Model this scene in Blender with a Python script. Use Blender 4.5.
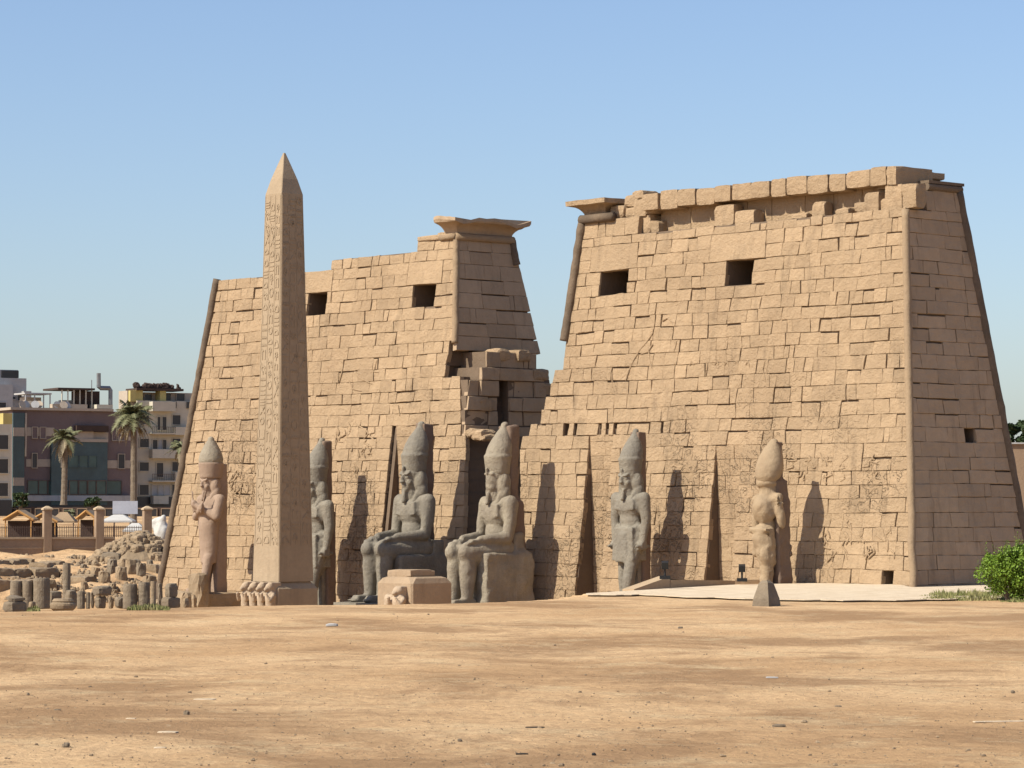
import bpy, math, random
import numpy as np
from mathutils import Vector, Matrix, noise
SC = bpy.context.scene
for o in list(bpy.data.objects): bpy.data.objects.remove(o)
COL = SC.collection
R = math.radians
# ------------------------------------------------------------------ camera
F_PX, TH, YH = 3078.67, -0.85, 508.1
CAM = Vector((134.664, -116.336, 3.923))
PIT = math.atan((YH-384)/F_PX)
cd = bpy.data.cameras.new('camera'); cam = bpy.data.objects.new('camera', cd); COL.objects.link(cam)
cd.sensor_width = 36; cd.lens = F_PX*36/1024; cd.clip_start = .5; cd.clip_end = 20000
cam.location = CAM; cam.rotation_euler = (math.pi/2+PIT, 0, -TH)
SC.camera = cam
# ------------------------------------------------------------------ light
SUN_V = Vector((.24, 1, -.94)).normalized()          # travel direction of the light
to = -SUN_V
el = math.asin(to.z); az = math.atan2(to.x, to.y)
sd = bpy.data.lights.new('sun', 'SUN'); sun = bpy.data.objects.new('sun', sd); COL.objects.link(sun)
sd.energy = 5.0; sd.angle = R(.55); sd.color = (1, .94, .80)
sun.rotation_euler = SUN_V.to_track_quat('-Z', 'Y').to_euler(); sun.location = (0, -60, 60)
W = bpy.data.worlds.new('World'); SC.world = W; W.use_nodes = True
nt = W.node_tree; bg = nt.nodes['Background']
sky = nt.nodes.new('ShaderNodeTexSky'); sky.sky_type = 'NISHITA'; sky.sun_disc = False
sky.sun_elevation = el; sky.sun_rotation = az; sky.altitude = 80; sky.air_density = 1.0; sky.dust_density = 1.1; sky.ozone_density = 1.6
tintn = nt.nodes.new('ShaderNodeMix'); tintn.data_type = 'RGBA'; tintn.blend_type = 'MULTIPLY'; tintn.inputs[0].default_value = 1
tintn.inputs[7].default_value = (.93, .97, 1.10, 1)
nt.links.new(sky.outputs[0], tintn.inputs[6]); nt.links.new(tintn.outputs[2], bg.inputs[0]); bg.inputs[1].default_value = .10
SC.view_settings.view_transform = 'Standard'; SC.view_settings.look = 'None'
SC.view_settings.exposure = .46; SC.view_settings.gamma = 1
# ------------------------------------------------------------------ projection helpers (pixel of the photo -> point on a real plane)
def ray(px, py):
    u = px-512; v = 384-py
    fw = math.cos(PIT)*F_PX-math.sin(PIT)*v; up = math.sin(PIT)*F_PX+math.cos(PIT)*v
    return Vector((u*math.cos(TH)+fw*math.sin(TH), -u*math.sin(TH)+fw*math.cos(TH), up)).normalized()
def on_plane(px, py, n, c):
    d = ray(px, py); n = Vector(n); return CAM+d*((c-n.dot(CAM))/n.dot(d))
def at_z(px, py, z): return on_plane(px, py, (0,0,1), z)
def at_y(px, py, y): return on_plane(px, py, (0,1,0), y)
SB, FB, GX, DD = .132, .128, 3.10, 9.58              # side batter, front batter, half gate, depth
def at_front(px, py): return on_plane(px, py, (0,1,-FB), 0)
FWD = Vector((math.sin(TH), math.cos(TH), 0)); RGT = Vector((math.cos(TH), -math.sin(TH), 0))
def at_r(px, py, r):
    """point on the vertical plane r metres in front of the camera"""
    return on_plane(px, py, FWD, FWD.dot(CAM)+r)
FLOOR = -2.6
H = 20.293
# ------------------------------------------------------------------ materials
def mat(name, c1, c2=None, scale=1.0, rough=.9, bump=.3, bscale=6., detail=6, streak=0, tint=0, rng=None, spots=None, metallic=0, spec=.3, disp_lo=None, dirt=None):
    m = bpy.data.materials.new(name); m.use_nodes = True
    t = m.node_tree; N = t.nodes; L = t.links; b = N['Principled BSDF']
    b.inputs['Roughness'].default_value = rough; b.inputs['Metallic'].default_value = metallic
    b.inputs['Specular IOR Level'].default_value = spec
    tc = N.new('ShaderNodeTexCoord'); co = tc.outputs['Object']
    def nz(s, d=detail, r=.6, vec=None, dist=0):
        n = N.new('ShaderNodeTexNoise'); n.inputs['Scale'].default_value = s; n.inputs['Detail'].default_value = d
        n.inputs['Roughness'].default_value = r; n.inputs['Distortion'].default_value = dist; L.new(vec or co, n.inputs['Vector']); return n.outputs['Fac']
    def ramp(f, a, bb, ca=(0,0,0,1), cb=(1,1,1,1)):
        r = N.new('ShaderNodeValToRGB'); r.color_ramp.elements[0].position = a; r.color_ramp.elements[1].position = bb
        r.color_ramp.elements[0].color = ca; r.color_ramp.elements[1].color = cb; L.new(f, r.inputs[0]); return r.outputs[0]
    def mix(f, a, bb, mode='MIX'):
        x = N.new('ShaderNodeMix'); x.data_type = 'RGBA'; x.blend_type = mode
        if isinstance(f, (int, float)): x.inputs[0].default_value = f
        else: L.new(f, x.inputs[0])
        for s, v in ((x.inputs[6], a), (x.inputs[7], bb)):
            if isinstance(v, tuple): s.default_value = (*v[:3], 1)
            else: L.new(v, s)
        return x.outputs[2]
    c2 = c2 or tuple(v*.75 for v in c1)
    col = mix(ramp(nz(scale), .35, .65), c1, c2)
    col = mix(mix(ramp(nz(scale*9, 4), .3, .75), (0,0,0), (.55,.55,.55)), col, tuple(v*.72 for v in c1))
    if tint:
        at = N.new('ShaderNodeAttribute'); at.attribute_name = 'tint'
        col = mix(1.0, col, ramp(at.outputs['Fac'], 0, 1, (1-tint, 1-tint*1.05, 1-tint*1.15, 1), (1+tint*.45, 1+tint*.4, 1+tint*.3, 1)), 'MULTIPLY')
    if streak:
        mp = N.new('ShaderNodeMapping'); mp.inputs['Scale'].default_value = (1.1, 1.1, .16); L.new(co, mp.inputs[0])
        col = mix(mix(ramp(nz(1.0, 5, .65, mp.outputs[0]), .55, .72), (0,0,0), (streak,)*3), col, dirt or tuple(v*.42 for v in c1))
    if spots:
        col = mix(ramp(nz(spots[0], 3, .5), spots[1], spots[1]+.06), col, spots[2])
    L.new(col, b.inputs['Base Color'])
    bp = N.new('ShaderNodeBump'); bp.inputs['Strength'].default_value = bump; bp.inputs['Distance'].default_value = .12
    L.new(nz(bscale, 8, .7), bp.inputs['Height']); L.new(bp.outputs[0], b.inputs['Normal'])
    return m
def glass(name, c, rough=.15):
    m = bpy.data.materials.new(name); m.use_nodes = True; b = m.node_tree.nodes['Principled BSDF']
    n = m.node_tree.nodes.new('ShaderNodeTexNoise'); n.inputs['Scale'].default_value = .7
    r = m.node_tree.nodes.new('ShaderNodeValToRGB'); r.color_ramp.elements[0].color = (*[v*.6 for v in c], 1); r.color_ramp.elements[1].color = (*[v*1.5 for v in c], 1)
    tc = m.node_tree.nodes.new('ShaderNodeTexCoord'); m.node_tree.links.new(tc.outputs['Object'], n.inputs['Vector'])
    m.node_tree.links.new(n.outputs[0], r.inputs[0]); m.node_tree.links.new(r.outputs[0], b.inputs['Base Color'])
    b.inputs['Roughness'].default_value = rough; return m
SAND = (.43, .305, .188)
M = {}
M['wall'] = mat('sandstone_masonry', SAND, (.365,.255,.155), .22, bump=1.2, bscale=4.5, streak=.6, tint=.15)
M['wall_end'] = mat('sandstone_end_masonry', (.42,.305,.20), (.36,.26,.17), .25, bump=.6, bscale=3., streak=.55, tint=.14)
M['core'] = mat('sandstone_core_shade_tone', (.17,.12,.08), (.13,.09,.06), .4, bump=.6, bscale=2.5)  # core stone coloured dark to stand in for shade in windows and joints
M['smooth'] = mat('sandstone_smooth_repair', (.44,.322,.20), (.40,.29,.18), .5, bump=.3, bscale=4)
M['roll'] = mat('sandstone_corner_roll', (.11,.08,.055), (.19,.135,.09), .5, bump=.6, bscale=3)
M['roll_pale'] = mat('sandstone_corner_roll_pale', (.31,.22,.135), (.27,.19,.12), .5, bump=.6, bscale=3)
M['obelisk'] = mat('red_granite_obelisk', (.36,.272,.18), (.31,.232,.152), .5, bump=.35, bscale=5, streak=.3)
M['pedestal'] = mat('sandy_pedestal_stone', (.36,.26,.17), (.31,.22,.14), .5, bump=.5, bscale=4, streak=.3)
M['granite'] = mat('grey_granite', (.185,.162,.128), (.27,.235,.18), .8, bump=.9, bscale=5, rough=.75, streak=.3)
M['granite2'] = mat('weathered_grey_granite', (.33,.28,.205), (.22,.18,.135), .9, bump=1.0, bscale=5, rough=.8, streak=.35)
M['pink'] = mat('pink_granite', (.33,.235,.17), (.27,.19,.135), .6, bump=.45, bscale=4)
M['pale'] = mat('pale_limestone_statue', (.36,.265,.165), (.28,.20,.125), .7, bump=.7, bscale=3)
M['pale2'] = mat('pale_quartzite_baboons', (.44,.335,.235), (.36,.26,.17), .9, bump=.5, bscale=5)
M['pillar'] = mat('brown_back_pillar_stone', (.20,.14,.10), (.16,.11,.08), .6, bump=.5, bscale=4)
M['ruin'] = mat('ruin_block_stone', (.33,.24,.15), (.22,.16,.10), .6, bump=.9, bscale=3)
M['ruin_dark'] = mat('ruin_drum_stone', (.25,.195,.135), (.15,.115,.08), .8, bump=.9, bscale=3)
M['fence'] = mat('brown_fence_wall', (.31,.215,.14), (.26,.18,.12), .5, bump=.3)
M['cope'] = mat('fence_coping', (.46,.345,.22), (.40,.295,.19), .5, bump=.2)
M['iron'] = mat('railing_iron', (.12,.08,.06), None, 2, rough=.5, bump=.1)
M['goldwood'] = mat('kiosk_gold_wood', (.50,.27,.09), (.42,.22,.08), 1, bump=.2)
M['kioskroof'] = mat('kiosk_roof', (.36,.25,.15), None, 1)
M['canvas'] = mat('white_canvas', (.52,.50,.47), (.45,.43,.40), 1, bump=.2)
M['sign'] = mat('pale_board', (.42,.42,.46), (.36,.36,.40), 1, bump=.05)
M['purple'] = mat('mauve_brick_wall', (.19,.14,.13), (.155,.112,.105), .4, bump=.3)
M['beige'] = mat('beige_render', (.44,.36,.28), (.38,.31,.24), .3, bump=.2)
M['cream'] = mat('cream_render', (.55,.50,.40), (.48,.43,.34), .15, bump=.2, streak=.4)
M['yellow'] = mat('yellow_render', (.52,.42,.16), None, .3, bump=.2)
M['greyr'] = mat('grey_render', (.42,.41,.40), (.36,.35,.34), .2, bump=.2, streak=.4)
M['darkr'] = mat('dark_brown_roof', (.07,.045,.035), None, 1)
M['teal'] = glass('teal_panel', (.034,.062,.068), .25)
M['glass'] = glass('green_window_glass', (.05,.085,.075), .12)
M['dark'] = glass('dark_window', (.025,.022,.022), .3)
M['trunk'] = mat('palm_trunk', (.20,.155,.11), (.14,.11,.08), 2, bump=.8)
M['frond'] = mat('palm_frond', (.19,.18,.09), (.12,.13,.06), 2, rough=.6, bump=.1)
M['frond_dead'] = mat('dry_palm_frond', (.32,.26,.17), None, 2, bump=.1)
M['leaf'] = mat('bright_shrub_leaf', (.18,.28,.028), (.11,.18,.018), 2.5, rough=.55, bump=.1)
M['leaf_dark'] = mat('dark_tree_leaf', (.05,.075,.025), (.03,.05,.018), .5, rough=.6, bump=.1)
M['grass'] = mat('dry_green_grass', (.15,.17,.05), (.34,.29,.14), 1.2, bump=.1)
M['metal'] = mat('grey_metal', (.25,.25,.25), None, 2, rough=.4, bump=.05, metallic=.5)
M['black'] = mat('black_fixture', (.02,.02,.02), None, 2, rough=.5)
M['pave'] = mat('pale_limestone_paving', (.66,.54,.39), (.54,.42,.29), .8, spec=0, bump=.9, bscale=2, streak=0)
for nm in ('leaf', 'frond', 'leaf_dark', 'grass'):
    b = M[nm].node_tree.nodes['Principled BSDF']; 
    b.inputs['Transmission Weight'].default_value = 0
# glyph-like shallow relief added to the masonry bump (carved scenes on the lower half)
def add_relief(m, strength=.9, sc=1.5):
    t = m.node_tree; N = t.nodes; L = t.links
    bp = [n for n in N if n.type == 'BUMP'][0]; b = N['Principled BSDF']
    tc = [n for n in N if n.type == 'TEX_COORD'][0]
    nn = N.new('ShaderNodeTexNoise'); nn.inputs['Scale'].default_value = sc; nn.inputs['Detail'].default_value = 2; nn.inputs['Distortion'].default_value = 1.4
    L.new(tc.outputs['Object'], nn.inputs['Vector'])
    a = N.new('ShaderNodeMath'); a.operation = 'SUBTRACT'; a.inputs[1].default_value = .5; L.new(nn.outputs['Fac'], a.inputs[0])
    c = N.new('ShaderNodeMath'); c.operation = 'ABSOLUTE'; L.new(a.outputs[0], c.inputs[0])
    mr = N.new('ShaderNodeMapRange'); mr.inputs[1].default_value = 0; mr.inputs[2].default_value = .035; L.new(c.outputs[0], mr.inputs[0])
    # only in the carved registers
    sp = N.new('ShaderNodeSeparateXYZ'); L.new(tc.outputs['Object'], sp.inputs[0])
    zr = N.new('ShaderNodeMapRange'); zr.inputs[1].default_value = 17; zr.inputs[2].default_value = 6; L.new(sp.outputs[2], zr.inputs[0])
    m2 = N.new('ShaderNodeTexNoise'); m2.inputs['Scale'].default_value = .22; L.new(tc.outputs['Object'], m2.inputs['Vector'])
    r2 = N.new('ShaderNodeMapRange'); r2.inputs[1].default_value = .4; r2.inputs[2].default_value = .6; L.new(m2.outputs['Fac'], r2.inputs[0])
    mu = N.new('ShaderNodeMath'); mu.operation = 'MULTIPLY'; L.new(zr.outputs[0], mu.inputs[0]); L.new(r2.outputs[0], mu.inputs[1])
    ms = N.new('ShaderNodeMath'); ms.operation = 'MULTIPLY'; ms.inputs[1].default_value = strength; L.new(mu.outputs[0], ms.inputs[0])
    b2 = N.new('ShaderNodeBump'); b2.inputs['Distance'].default_value = .14
    L.new(ms.outputs[0], b2.inputs['Strength']); L.new(mr.outputs[0], b2.inputs['Height']); L.new(bp.outputs[0], b2.inputs['Normal']); L.new(b2.outputs[0], b.inputs['Normal'])
add_relief(M['wall'], .8)
# ------------------------------------------------------------------ object helpers
def link(name, me, parent=None, loc=None):
    o = bpy.data.objects.new(name, me); COL.objects.link(o)
    if parent: o.parent = parent
    if loc is not None: o.location = loc
    return o
def thing(name, label, cat, loc=(0,0,0), rz=0, group=None):
    o = link(name, None); o.location = loc; o.rotation_euler.z = rz; o.empty_display_size = .5
    o['label'] = label; o['category'] = cat
    if group: o['group'] = group
    return o
def tag(o, label, cat, group=None):
    o['label'] = label; o['category'] = cat
    if group: o['group'] = group
    return o
class MB:
    def __init__(s): s.v = []; s.f = []; s.t = []; s.tint = 0.5
    def add(s, vs, fs):
        n = len(s.v); s.v += [tuple(v) for v in vs]; s.f += [tuple(n+i for i in f) for f in fs]; s.t += [s.tint]*len(vs); return s
    def hexa(s, p):   # 8 points: bottom 4 ccw, top 4 ccw
        return s.add(p, [(3,2,1,0),(4,5,6,7),(0,1,5,4),(1,2,6,5),(2,3,7,6),(3,0,4,7)])
    def box(s, x0, x1, y0, y1, z0, z1): return s.hexa([(x0,y0,z0),(x1,y0,z0),(x1,y1,z0),(x0,y1,z0),(x0,y0,z1),(x1,y0,z1),(x1,y1,z1),(x0,y1,z1)])
    def loft(s, rings, cap=True):
        k = len(rings[0]); vs = [p for r in rings for p in r]; fs = []
        for i in range(len(rings)-1):
            for j in range(k): a = i*k+j; b = i*k+(j+1)%k; fs.append((a, b, b+k, a+k))
        if cap: fs.append(tuple(range(k))[::-1]); fs.append(tuple((len(rings)-1)*k+j for j in range(k)))
        return s.add(vs, fs)
    def lathe(s, prof, c=(0,0,0), k=20, sx=1, sy=1, jit=0, seed=0):
        rings = []
        for r, z in prof:
            rings.append([(c[0]+sx*r*math.cos(2*math.pi*j/k)*(1+jit*noise.noise((j*1.7+seed, z*1.3, seed))), c[1]+sy*r*math.sin(2*math.pi*j/k)*(1+jit*noise.noise((j*1.7+seed, z*1.3, seed+5))), c[2]+z) for j in range(k)])
        return s.loft(rings)
    def tube(s, pts, rad, k=8):
        pts = [Vector(p) for p in pts]; rings = []
        rads = rad if isinstance(rad, (list, tuple)) else [rad]*len(pts)
        for i, p in enumerate(pts):
            t = (pts[min(i+1, len(pts)-1)]-pts[max(i-1, 0)]).normalized()
            a = t.cross(Vector((0,0,1)) if abs(t.z) < .95 else Vector((1,0,0))).normalized(); b = t.cross(a)
            rings.append([p+(a*math.cos(2*math.pi*j/k)+b*math.sin(2*math.pi*j/k))*rads[i] for j in range(k)])
        return s.loft(rings)
    def build(s, name, m, parent=None, loc=None, smooth=False):
        me = bpy.data.meshes.new(name); me.from_pydata(s.v, [], s.f); me.update()
        at = me.attributes.new('tint', 'FLOAT', 'POINT'); at.data.foreach_set('value', s.t)
        me.materials.append(m)
        if smooth: me.polygons.foreach_set('use_smooth', [True]*len(me.polygons))
        return link(name, me, parent, loc)
# ------------------------------------------------------------------ masonry
def intervals(poly, v):
    xs = []
    n = len(poly)
    for i in range(n):
        (a, b), (c, d) = poly[i], poly[(i+1) % n]
        if (b <= v) != (d <= v): xs.append(a+(v-b)/(d-b)*(c-a))
    xs.sort(); return [(xs[i], xs[i+1]) for i in range(0, len(xs)-1, 2)]
def cut(iv, h0, h1):
    out = []
    for a, b in iv:
        if h1 <= a or h0 >= b: out.append((a, b)); continue
        if h0 > a+.05: out.append((a, h0))
        if h1 < b-.05: out.append((h1, b))
    return out
def make_rows(v0, v1, rnd, lo=.68, hi=.80):
    rows = [v0]
    while rows[-1] < v1-.35: rows.append(rows[-1]+rnd.uniform(lo, hi))
    k = (v1-v0)/(rows[-1]-v0); return [v0+(r-v0)*k for r in rows]
def emit_block(mb, P, c00, c10, c11, c01, w, rnd, depth=.3, rough=.03, nu=4, nv=3, cham=.019):
    """one dressed stone: corners in (u,v), front at w, chamfered edge, uneven face"""
    L = max(.2, c10[0]-c00[0]); hh = max(.2, c01[1]-c00[1])
    us = [0, min(.3, cham/L)]+[i/nu for i in range(1, nu)]+[1-min(.3, cham/L), 1]
    vs_ = [0, min(.3, cham/hh)]+[i/nv for i in range(1, nv)]+[1-min(.3, cham/hh), 1]
    A, B = len(us), len(vs_); V = []; Fc = []
    sd = rnd.uniform(0, 900)
    tilt = rnd.uniform(-.02, .02); tilt2 = rnd.uniform(-.018, .018)
    for j, t in enumerate(vs_):
        for i, s in enumerate(us):
            u = (c00[0]*(1-s)+c10[0]*s)*(1-t)+(c01[0]*(1-s)+c11[0]*s)*t
            v = (c00[1]*(1-s)+c10[1]*s)*(1-t)+(c01[1]*(1-s)+c11[1]*s)*t
            edge = i in (0, A-1) or j in (0, B-1)
            ww = w+tilt*(s-.5)+tilt2*(t-.5)+noise.noise((u*1.6+sd, v*1.6, sd))*rough
            if edge: ww -= cham*rnd.uniform(.6, 1.5)
            u += noise.noise((u*2.1, v*2.1, sd))*.025 if edge else 0; v += noise.noise((u*2.1, v*2.1, sd+7))*.025 if edge else 0
            V.append(P(u, v, ww))
    for j in range(B-1):
        for i in range(A-1): a = j*A+i; Fc.append((a, a+1, a+A+1, a+A))
    ring = [i for i in range(A)]+[j*A+A-1 for j in range(1, B)]+[(B-1)*A+i for i in range(A-2, -1, -1)]+[j*A for j in range(B-2, 0, -1)]
    n0 = len(V)
    uv = [c00, c10, c11, c01]
    # back ring straight behind
    P0 = Vector(P(0,0,0)); nrm = Vector(P(0,0,1))-P0
    for r in ring: V.append(tuple(Vector(V[r])-nrm*(depth)))
    k = len(ring)
    for i in range(k): a, b = ring[i], ring[(i+1) % k]; Fc.append((b, a, n0+i, n0+(i+1) % k))
    mb.tint = min(1, max(0, rnd.gauss(.5, .22)))
    mb.add(V, Fc)
def masonry(P, poly, rows, rnd, holes=(), patches=(), wid=(.65, 1.7), gap=(.002, .011), core_depth=None, core=None, coreP=None, backP=None, hole_d=4.2, inset=(.0, .0), wj=.015, skipf=None, rough=.045, cave=None):
    mb = MB()
    allh = list(holes)+[(p[0], p[1], p[2], p[3]) for p in patches]
    for ri in range(len(rows)-1):
        v0, v1 = rows[ri], rows[ri+1]; vm = (v0+v1)/2
        full = intervals(poly, vm); i0 = intervals(poly, v0+.02); i1 = intervals(poly, v1-.02)
        iv = list(full)
        for h in allh:
            if h[2]-.05 <= vm <= h[3]+.05: iv = cut(iv, h[0], h[1])
        for a, b in iv:
            if b-a < .25: continue
            # slanted ends when the outline is a straight batter
            def ends(x, side):
                for ii in range(len(full)):
                    if abs(full[ii][side]-x) < 1e-6 and len(i0) == len(full) == len(i1):
                        lo, hi = i0[ii][side], i1[ii][side]
                        if abs(lo-hi) < .30: return lo, hi
                return x, x
            aL, aH = ends(a, 0); bL, bH = ends(b, 1)
            cutsx = [a]; x = a+rnd.uniform(.4, wid[1])
            while x < b-.5: cutsx.append(x); x += rnd.uniform(*wid) if rnd.random() > .12 else rnd.uniform(.35, .6)
            cutsx.append(b)
            for k in range(len(cutsx)-1):
                l, r = cutsx[k], cutsx[k+1]
                if skipf and skipf((l+r)/2, vm): continue
                lean = rnd.uniform(-.05, .05) if k else 0
                l0, l1 = (aL, aH) if k == 0 else (l+lean_prev, l-lean_prev)
                lean_prev = rnd.uniform(-.045, .045)
                r0, r1 = (bL, bH) if k == len(cutsx)-2 else (r+lean_prev, r-lean_prev)
                gl = rnd.uniform(*gap); gr = rnd.uniform(*gap); gt = rnd.uniform(*gap); gb = rnd.uniform(*gap)
                if rnd.random() < (.26 if v0 > 5 else .10): gt += rnd.uniform(.015, .10)
                if rnd.random() < .20: gr += rnd.uniform(.015, .065)
                emit_block(mb, P, (l0+gl, v0+gb), (r0-gr, v0+gb), (r1-gr, v1-gt), (l1+gl, v1-gt), rnd.gauss(0, wj), rnd, rough=rough)
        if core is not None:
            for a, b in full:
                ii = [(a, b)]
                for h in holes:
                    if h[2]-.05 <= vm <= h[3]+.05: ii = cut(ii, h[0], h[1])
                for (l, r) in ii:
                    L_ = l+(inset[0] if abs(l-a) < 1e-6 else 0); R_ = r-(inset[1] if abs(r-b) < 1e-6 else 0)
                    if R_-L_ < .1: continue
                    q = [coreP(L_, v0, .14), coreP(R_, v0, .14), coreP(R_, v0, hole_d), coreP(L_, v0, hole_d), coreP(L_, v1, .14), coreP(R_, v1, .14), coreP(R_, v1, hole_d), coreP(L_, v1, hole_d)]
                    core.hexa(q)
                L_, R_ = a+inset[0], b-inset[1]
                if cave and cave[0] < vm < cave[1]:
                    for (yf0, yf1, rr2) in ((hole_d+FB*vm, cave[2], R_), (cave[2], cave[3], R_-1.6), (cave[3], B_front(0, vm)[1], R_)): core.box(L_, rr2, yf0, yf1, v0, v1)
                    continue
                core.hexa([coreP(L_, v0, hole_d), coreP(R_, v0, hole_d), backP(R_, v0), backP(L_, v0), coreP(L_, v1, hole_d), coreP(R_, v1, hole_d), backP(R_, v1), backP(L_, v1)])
    for p in patches:
        emit_block(mb, P, (p[0]+.02, p[2]+.02), (p[1]-.02, p[2]+.02), (p[1]-.02, p[3]-.02), (p[0]+.02, p[3]-.02), .03, rnd, rough=.01, nu=6, nv=4)
    return mb
nF = Vector((0,-1,FB)).normalized()
def P_front(u, v, w):
    vv = v+.11*noise.noise((u*.13, v*.2, 3))+.05*noise.noise((u*.5, v*.5, 8)); return (u+.04*noise.noise((u*.6, v*.6, 18)), FB*vv+nF.y*w, vv+nF.z*w)
def C_front(u, v, d): return (u, FB*v+d, v)
def B_front(u, v): return (u, DD-FB*v-.14, v)
# ------------------------------------------------------------------ ground
rim_px = [(-120,616),(0,612),(100,610),(185,607.5),(240,606),(300,605),(400,604),(480,602.5),(545,599.5),(590,593),(640,590),(735,584),(820,582.5),(868,583)]
rim = [at_z(x, y, 0) for x, y in rim_px]
rimxy = [(p.x, p.y) for p in rim]
def pit_mask(x, y):
    """signed-ish distance inside the dug-out forecourt (numpy)"""
    # rim as polyline; inside = farther from the camera than the rim, as a function of bearing
    dx, dy = x-CAM.x, y-CAM.y
    ang = np.arctan2(dx*RGT.x+dy*RGT.y, dx*FWD.x+dy*FWD.y); r = np.hypot(dx, dy)
    ra = [math.atan2((p[0]-CAM.x)*RGT.x+(p[1]-CAM.y)*RGT.y, (p[0]-CAM.x)*FWD.x+(p[1]-CAM.y)*FWD.y) for p in rimxy]
    rr = [math.hypot(p[0]-CAM.x, p[1]-CAM.y) for p in rimxy]
    d = r-np.interp(ang, ra, rr)
    d = np.where(ang > ra[-1], -5, d)
    return d
def ground_z(x, y):
    x = np.asarray(x, float); y = np.asarray(y, float)
    d = pit_mask(x, y); r = np.hypot(x-CAM.x, y-CAM.y)
    inner = np.clip(d/1.6, 0, 1); inner = inner*inner*(3-2*inner)
    field = np.interp(r, [0, 196, 206, 222, 243, 300, 400, 500], [FLOOR, -2.5, -1.8, -.7, .4, 1.3, 3.0, 3.3])
    court = np.interp(r, [0, 260, 400, 500], [FLOOR, FLOOR, 3.0, 3.3])
    k = np.clip((x+40)/6, 0, 1)*np.clip((14-y)/4, 0, 1)
    low = field*(1-k)+court*k
    high = np.interp(r, [0, 230, 400, 500], [0, 0, 3.0, 3.3])
    back = np.clip((y-13)/6, 0, 1)*np.clip((x+36)/6, 0, 1)
    low = low*(1-back)+high*back
    return high*(1-inner)+low*inner
def axis(lo, hi, step, far, g=1.25):
    a = list(np.arange(lo, hi, step)); s = step
    x = lo; pre = []
    while x > -far: s *= g; x -= s; pre.append(x)
    s = step; x = a[-1]; post = []
    while x < far: s *= g; x += s; post.append(x)
    return np.array(pre[::-1]+a+post)
def build_ground():
    X = axis(-55, 108, .55, 6000); Y = axis(-95, 16, .55, 6000)
    gx, gy = np.meshgrid(X, Y); z = ground_z(gx, gy)
    n = np.zeros_like(z)
    flat = gx.ravel(); fy = gy.ravel(); nn = n.ravel()
    for i in range(len(flat)):
        if abs(flat[i]) < 140 and abs(fy[i]) < 140:
            d0 = (flat[i], fy[i], 0)
            nn[i] = (1 if (d0[0]-CAM.x)**2+(d0[1]-CAM.y)**2 < 108**2 else .25)*(.07*noise.noise((flat[i]*.09, fy[i]*.09, 1))+.05*noise.noise((flat[i]*.4, fy[i]*.4, 3))+.03*noise.noise((flat[i]*1.3, fy[i]*1.3, 9)))
    rub = np.clip((-33-gx)/4, 0, 1)*np.clip((pit_mask(gx, gy)-1)/3, 0, 1)
    nr = np.zeros_like(z).ravel()
    rr = rub.ravel()
    for i in range(len(flat)):
        if rr[i] > 0 and abs(flat[i]) < 160: nr[i] = .55*noise.noise((flat[i]*.25, fy[i]*.25, 21))+.3*noise.noise((flat[i]*.8, fy[i]*.8, 25))
    z = z+nn.reshape(z.shape)+nr.reshape(z.shape)*rub
    h, w = z.shape
    me = bpy.data.meshes.new('ground')
    V = np.stack([gx, gy, z], -1).reshape(-1, 3)
    idx = np.arange(h*w).reshape(h, w)
    Fq = np.stack([idx[:-1,:-1], idx[:-1,1:], idx[1:,1:], idx[1:,:-1]], -1).reshape(-1, 4)
    me.from_pydata(V.tolist(), [], Fq.tolist()); me.update()
    me.polygons.foreach_set('use_smooth', [True]*len(me.polygons))
    o = link('ground', me); o['kind'] = 'structure'
    m = bpy.data.materials.new('sandy_ground'); m.use_nodes = True; t = m.node_tree; N = t.nodes; L = t.links; b = N['Principled BSDF']
    b.inputs['Roughness'].default_value = .95; b.inputs['Specular IOR Level'].default_value = .0
    tc = N.new('ShaderNodeTexCoord')
    # tracks run across the view: stretch the patches along that direction
    mp = N.new('ShaderNodeMapping'); mp.vector_type = 'TEXTURE'; mp.inputs['Rotation'].default_value = (0, 0, -TH-.15); mp.inputs['Scale'].default_value = (.9, 1, 1); L.new(tc.outputs['Object'], mp.inputs[0])
    def nz(s, d, rr=.6, vec=None, dist=0):
        n = N.new('ShaderNodeTexNoise'); n.inputs['Scale'].default_value = s; n.inputs['Detail'].default_value = d; n.inputs['Roughness'].default_value = rr; n.inputs['Distortion'].default_value = dist
        L.new(vec or mp.outputs[0], n.inputs['Vector']); return n.outputs['Fac']
    def mixc(f, a, bb):
        x = N.new('ShaderNodeMix'); x.data_type = 'RGBA'; L.new(f, x.inputs[0])
        for s, v in ((x.inputs[6], a), (x.inputs[7], bb)):
            if isinstance(v, tuple): s.default_value = (*v, 1)
            else: L.new(v, s)
        return x.outputs[2]
    def mr(f, a, bb, o1=1):
        n = N.new('ShaderNodeMapRange'); n.inputs[1].default_value = a; n.inputs[2].default_value = bb; n.inputs[4].default_value = o1; L.new(f, n.inputs[0]); return n.outputs[0]
    c = mixc(mr(nz(.085, 6, .62), .42, .58), (.64,.435,.245), (.50,.32,.17))
    c = mixc(mr(nz(.10, 9, .70, dist=.5), .47, .58, .85), c, (.30,.185,.10))
    c = mixc(mr(nz(.3, 8, .75), .52, .70, .8), c, (.62,.48,.29))
    c = mixc(mr(nz(2.6, 8, .78), .48, .75, .8), c, (.28,.17,.10))
    c = mixc(mr(nz(.9, 7, .8), .64, .72, .75), c, (.68,.56,.39))
    c = mixc(mr(nz(7, 8, .85, tc.outputs['Object']), .42, .62, .42), c, (.34,.21,.12))
    L.new(c, b.inputs['Base Color'])
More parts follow.
